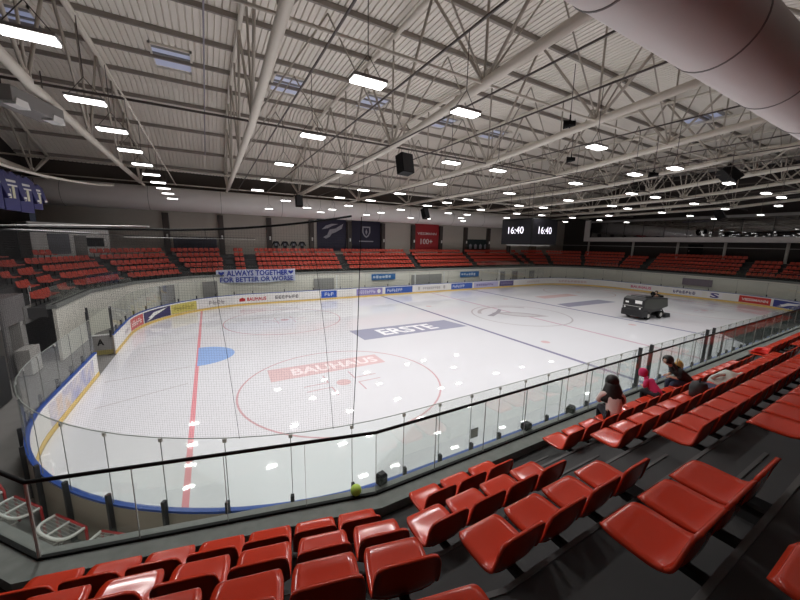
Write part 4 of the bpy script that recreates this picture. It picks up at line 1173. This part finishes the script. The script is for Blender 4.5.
def person(label, loc, rz, sc, top, trousers, hair, lean=.1, long_hair=True, head_turn=0, hood=None, arms='lap', drive=False):
    t = thing('person', label, 'person', loc, rz); t.scale = (sc, sc, sc)
    L = lean; kz = 1 - .5 * L
    Z = lambda z: .52 + (z - .52) * kz
    pel = (0, -.06, .52); ch = (0, -.06 + .5 * L, Z(.80)); nk = (0, -.06 + 1.0 * L, Z(1.02)); hd = (0, -.03 + 1.3 * L, Z(1.02) + .14)
    sh = .165
    C_ = []
    C_.append([(*pel, .13), (0, -.06 + .25 * L, Z(.66), .125), (*ch, .135), (0, -.06 + .85 * L, Z(.95), .1), (*nk, .05), (0, -.05 + 1.15 * L, Z(1.02) + .06, .05), (*hd, .102), (0, hd[1] - .0, hd[2] + .085, .085)])
    for s in (-1, 1):
        kx = s * .1
        C_.append([(*pel, .13), (s * .09, -.02, .52, .095), (kx, .2, .53, .08), (s * .11, .37, .51, .062), (s * .11, .36, .3, .055), (s * .11, .34, .1, .04), (s * .11, .36, .05, .04), (s * .12, .46, .03, .035)])
        hy = .33 if arms == 'lap' else .45
        hz = .68 if arms == 'lap' else .78
        shp = (s * sh, -.06 + .82 * L, Z(.95))
        hand = (s * .07, hy + .2 * L, hz)
        C_.append([(*ch, .135), (s * .1, -.06 + .8 * L, Z(.94), .075), (*shp, .06), (s * .22, .08 + .4 * L, Z(.76), .045), (s * .15, .22 + .3 * L, hz + .0, .035), (*hand, .03)])
        fx, fy, fz = hand
        for q, (dx, ln) in enumerate(((-.028, .062), (-.01, .074), (.01, .07), (.028, .055))):
            C_.append([(fx, fy, fz, .03), (fx + dx, fy + .04, fz - .004, .011), (fx + dx, fy + .04 + ln * .6, fz - .02, .009), (fx + dx - s * .004, fy + .03 + ln, fz - .045, .008)])
        C_.append([(fx, fy, fz, .03), (fx - s * .032, fy + .005, fz + .01, .012), (fx - s * .05, fy + .035, fz, .01)])
    skin('body', C_, M_skin, t)
    # face: nose, eyes, ears, mouth live on one small mesh fixed to the head
    f = MB()
    hy, hz = hd[1], hd[2]
    Rz = Matrix.Rotation(head_turn, 3, 'Z')
    def hpnt(x, y, z): v = Rz @ Vector((x, y, 0)); return (v.x, hy + v.y, hz + z)
    f.lathe([(.002, .03), (.014, 0), (.004, -.01)], hpnt(0, .08, .0), 8, 0)
    for s in (-1, 1):
        f.lathe([(.002, -.012), (.013, 0), (.002, .012)], hpnt(s * .03, .07, .028), 8, 1)
        f.lathe([(.004, -.03), (.02, 0), (.006, .03)], hpnt(s * .084, .0, .01), 8, 0)
    f.box(hpnt(0, .074, -.04), (.045, .01, .01), head_turn, 2)
    f.build('face_features', [M_skin, M_white, mat('lip', rgb(170, 90, 88), .5)], t, smooth=True)
    # clothes
    J = [[(0, -.07, .47, .165), (0, -.06 + .25 * L, Z(.66), .145), (*ch, .155), (0, -.06 + .88 * L, Z(.97), .11), (0, -.055 + 1.0 * L, Z(1.03), .085), (0, -.05 + 1.1 * L, Z(1.02) + .045, .07)]]
    for s in (-1, 1):
        J.append([(*ch, .155), (s * .1, -.06 + .82 * L, Z(.95), .09), (s * sh, -.06 + .82 * L, Z(.95), .078), (s * .225, .08 + .4 * L, Z(.76), .062), (s * .16, .21 + .3 * L, hz if False else (.69 if arms == 'lap' else .79), .05)])
    skin('jacket', J, top, t)
    T = []
    for s in (-1, 1):
        T.append([(0, -.06, .5, .135), (s * .09, -.02, .52, .105), (s * .1, .2, .53, .092), (s * .11, .375, .51, .075), (s * .11, .36, .3, .066), (s * .11, .345, .12, .055)])
    skin('trousers', T, trousers, t)
    for s in (-1, 1):
        MB().prism([(.28, 0), (.5, 0), (.52, .04), (.46, .09), (.36, .13), (.28, .12)], 'X', s * .11 - .045, s * .11 + .045).build('shoe', M_black, t, bevel=.015)
    # hair
    hb = MB(); prof = []
    for i in range(9):
        a = PI * i / 16
        prof.append((.112 * sin(a + .02) + .002, .125 * cos(a)))
    prof += [(.114, -.03), (.108, -.06)]
    def open_face(mb):
        keep = []
        for f_ in mb.f:
            cx = sum(mb.v[i][0] for i in f_) / len(f_); cy = sum(mb.v[i][1] for i in f_) / len(f_) - hy; cz = sum(mb.v[i][2] for i in f_) / len(f_) - hz
            if len(f_) > 4 and cz < .05: continue
            if cy > .02 and cz < .075 and abs(cx) < .085: continue
            keep.append(f_)
        mb.f = keep; mb.m = [0] * len(keep)
    hb.lathe([(q[0] * 1.1, q[1] * 1.08) for q in prof[::-1]], (0, hy - .022, hz + .035), 18)
    open_face(hb)
    if long_hair:
        n = 15; vs = []; fs = []
        for j in range(7):
            v = j / 6
            for i in range(n):
                a = PI * (.06 + .88 * i / (n - 1)) ; rr = .126 + .1 * min(1, v * 1.3) 
                wob = .004 * sin(i * 2.1 + j)
                vs.append((cos(a) * (rr + wob), hy - .02 - sin(a) * (rr + wob) * (.95 - .1 * v) - .05 * v + (-.25 * L) * v, hz + .02 - .36 * v))
        for j in range(6):
            for i in range(n - 1): fs.append((j * n + i, j * n + i + 1, (j + 1) * n + i + 1, (j + 1) * n + i))
        hb.add(vs, fs)
    if hood is None:
        o = hb.build('hair', hair, t, smooth=True)
        md = o.modifiers.new('thick', 'SOLIDIFY'); md.thickness = .02
    else:
        hd_ = MB(); pr = [(.13 * sin(PI * i / 16 + .02) + .002, .14 * cos(PI * i / 16)) for i in range(10)] + [(.13, -.08), (.11, -.13)]
        hd_.lathe(pr[::-1], (0, hy - .03, hz + .03), 18); open_face(hd_); o = hd_.build('hood', hood, t, smooth=True); md = o.modifiers.new('thick', 'SOLIDIFY'); md.thickness = .02
        hb.build('hair', hair, t, smooth=True).scale = (.9, .98, .94)
    return t
yr1 = -17.24 - PF - .21
M_pinkb = mat('jacket_blush', rgb(226, 204, 198), .8, var=.12, scale=5)
M_pink = mat('jacket_pink', rgb(214, 50, 108), .7)
person('person with long dark hair in a pale blush jacket in the front row', (-18.62, yr1 + .02, F0), -.75, .95, M_pinkb, mat('trousers_dark', rgb(40, 40, 48), .8), M_hair, .22)
person('child in a bright pink hooded jacket sitting between the two adults', (-16.75, yr1 + .08, F0 + .1), -.1, .7, M_pink, mat('trousers_dark', rgb(40, 40, 48), .8), M_hair, .42, False, .3, M_pink)
person('person with long dark hair in a black jacket bending forward, right of the child', (-15.45, yr1 + .02, F0), .8, .93, mat('jacket_black', rgb(28, 27, 29), .8), mat('jeans', rgb(50, 56, 80), .8), M_hair, .42, True, .2)

# ------------------------------------------------------------------ ice resurfacer
t = thing('ice_resurfacer', 'dark ice resurfacing machine driving on the right half of the rink', 'vehicle', (10.0, -5.85, 0), math.radians(174)); t.scale = (.93, .93, .93)
# local +x is forward
M_zam = mat('machine_black', rgb(32, 32, 34), .35); M_zam2 = mat('machine_side', rgb(60, 62, 58), .4)
MB().prism([(-1.95, 1.15), (-1.75, 2.02), (.2, 2.12), (1.55, 2.16), (1.98, 1.95), (2.02, 1.0), (2.0, .5), (.9, .42), (.5, .75), (-.8, .78), (-1.1, 1.0)], 'Y', -.98, .98).build('body', M_zam, t, bevel=.05)
for s in (-1, 1):
    MB().prism([(-1.9, 1.2), (-1.7, 1.95), (1.3, 2.04), (1.85, 1.86), (1.88, 1.22), (.2, 1.0), (-1.05, 1.06)], 'Y', s * .985 - .015, s * .985 + .015).build('side_panel', M_zam2, t)
MB().prism([(.2, 2.1), (1.4, 2.14), (1.3, 2.26), (.4, 2.24)], 'Y', -.7, .7).build('tank_lid', M_zam, t, bevel=.04)
MB().prism([(1.2, .3), (2.05, .3), (2.1, .45), (2.06, .95), (1.2, .9)], 'Y', -1.02, 1.02).build('front_bumper', M_zam, t, bevel=.04)
MB().box((2.035, .52, 1.72), (.03, .62, .3)).build('white_logo_plate', M_white, t)
MB().box((2.04, -.55, 1.62), (.03, .3, .16)).build('white_badge', M_white, t)
for y in (-.72, .72): MB().lathe([(.07, 0), (.08, .04), (.05, .05)], (2.03, y, 1.12), 12, axis='X').build('headlamp', M_white, t)
MB().box((2.03, 0, 1.28), (.03, 1.8, .04)).build('grey_stripe', M_lgrey, t)
for x in (1.05, -.95):
    for y in (-.86, .86):
        w_ = MB().lathe([(.2, -.14), (.36, -.13), (.4, -.08), (.4, .08), (.36, .13), (.2, .14)], (x, y, .4), 22, axis='Y').build('wheel', M_black, t, smooth=False)
        MB().lathe([(.05, -.15), (.2, -.145), (.2, .145), (.05, .15)], (x, y, .4), 16, axis='Y').build('hub', M_lgrey, w_)
MB().box((0, 0, .62), (2.6, 1.3, .35)).build('chassis', M_black, t)
MB().prism([(-2.6, .04), (-1.75, .04), (-1.75, .35), (-1.95, .5), (-2.5, .42)], 'Y', -1.0, 1.0).build('conditioner', M_dark, t, bevel=.02)
for y in (-.6, .6): MB().tube([(-2.1, y, .45), (-1.6, y, .95)], .05, 8).build('lift_arm', M_dark, t)
MB().box((-1.8, 0, 1.5), (.6, .75, .12)).build('driver_seat', M_black, t, bevel=.03)
MB().box((-2.14, 0, 1.85), (.12, .7, .6)).build('driver_seat_back', M_black, t, bevel=.03)
b = MB(); b.tube([(-.72, 0, 2.05), (-.95, 0, 2.32)], .03, 8); b.lathe([(.2, -.015), (.23, 0), (.2, .015)], (-.97, 0, 2.33), 16, axis='X'); b.build('steering_column', M_black, t)
MB().lathe([(.06, 0), (.07, .16), (.04, .2)], (-.05, .5, 2.12), 12).build('beacon', M_black, t)
rz = math.radians(174)
person('person in dark clothes driving the ice resurfacer', (10.0 + 1.74 * .9945, -5.85 - 1.74 * .1045, 1.2), rz - PI / 2, 1.0, mat('jacket_black', rgb(28, 27, 29), .8), mat('trousers_dark', rgb(40, 40, 48), .8), M_hair, .3, False, 0, None, 'wheel')

# ------------------------------------------------------------------ camera, world, view
cam = bpy.data.cameras.new('camera'); co = bpy.data.objects.new('camera', cam); C.objects.link(co)
cam.sensor_width = 36; cam.lens = 36 * 332.58 / 800; cam.clip_start = .05; cam.clip_end = 300
yaw, pitch, roll = 1.05080588, -.171760209, .0187278513
f = Vector((cos(pitch) * cos(yaw), cos(pitch) * sin(yaw), sin(pitch)))
r = f.cross(Vector((0, 0, 1))).normalized(); u = r.cross(f)
r2 = cos(roll) * r + sin(roll) * u; u2 = -sin(roll) * r + cos(roll) * u
M = Matrix((r2, u2, -f)).transposed().to_4x4(); M.translation = Vector((-25.0658, -20.9977, 6.49547))
co.matrix_world = M
sc = bpy.context.scene
sc.camera = co
w = bpy.data.worlds.new('world'); sc.world = w; w.use_nodes = True
w.node_tree.nodes['Background'].inputs[0].default_value = (.02, .022, .03, 1)
sc.cycles.use_denoising = True
sc.cycles.transparent_max_bounces = 32
sc.cycles.max_bounces = 8; sc.cycles.diffuse_bounces = 5; sc.cycles.glossy_bounces = 3
sc.cycles.sample_clamp_indirect = 6
sc.view_settings.view_transform = 'Standard'; sc.view_settings.look = 'None'
sc.view_settings.gamma = 1; sc.view_settings.use_curve_mapping = False
sc.view_settings.exposure = -.06
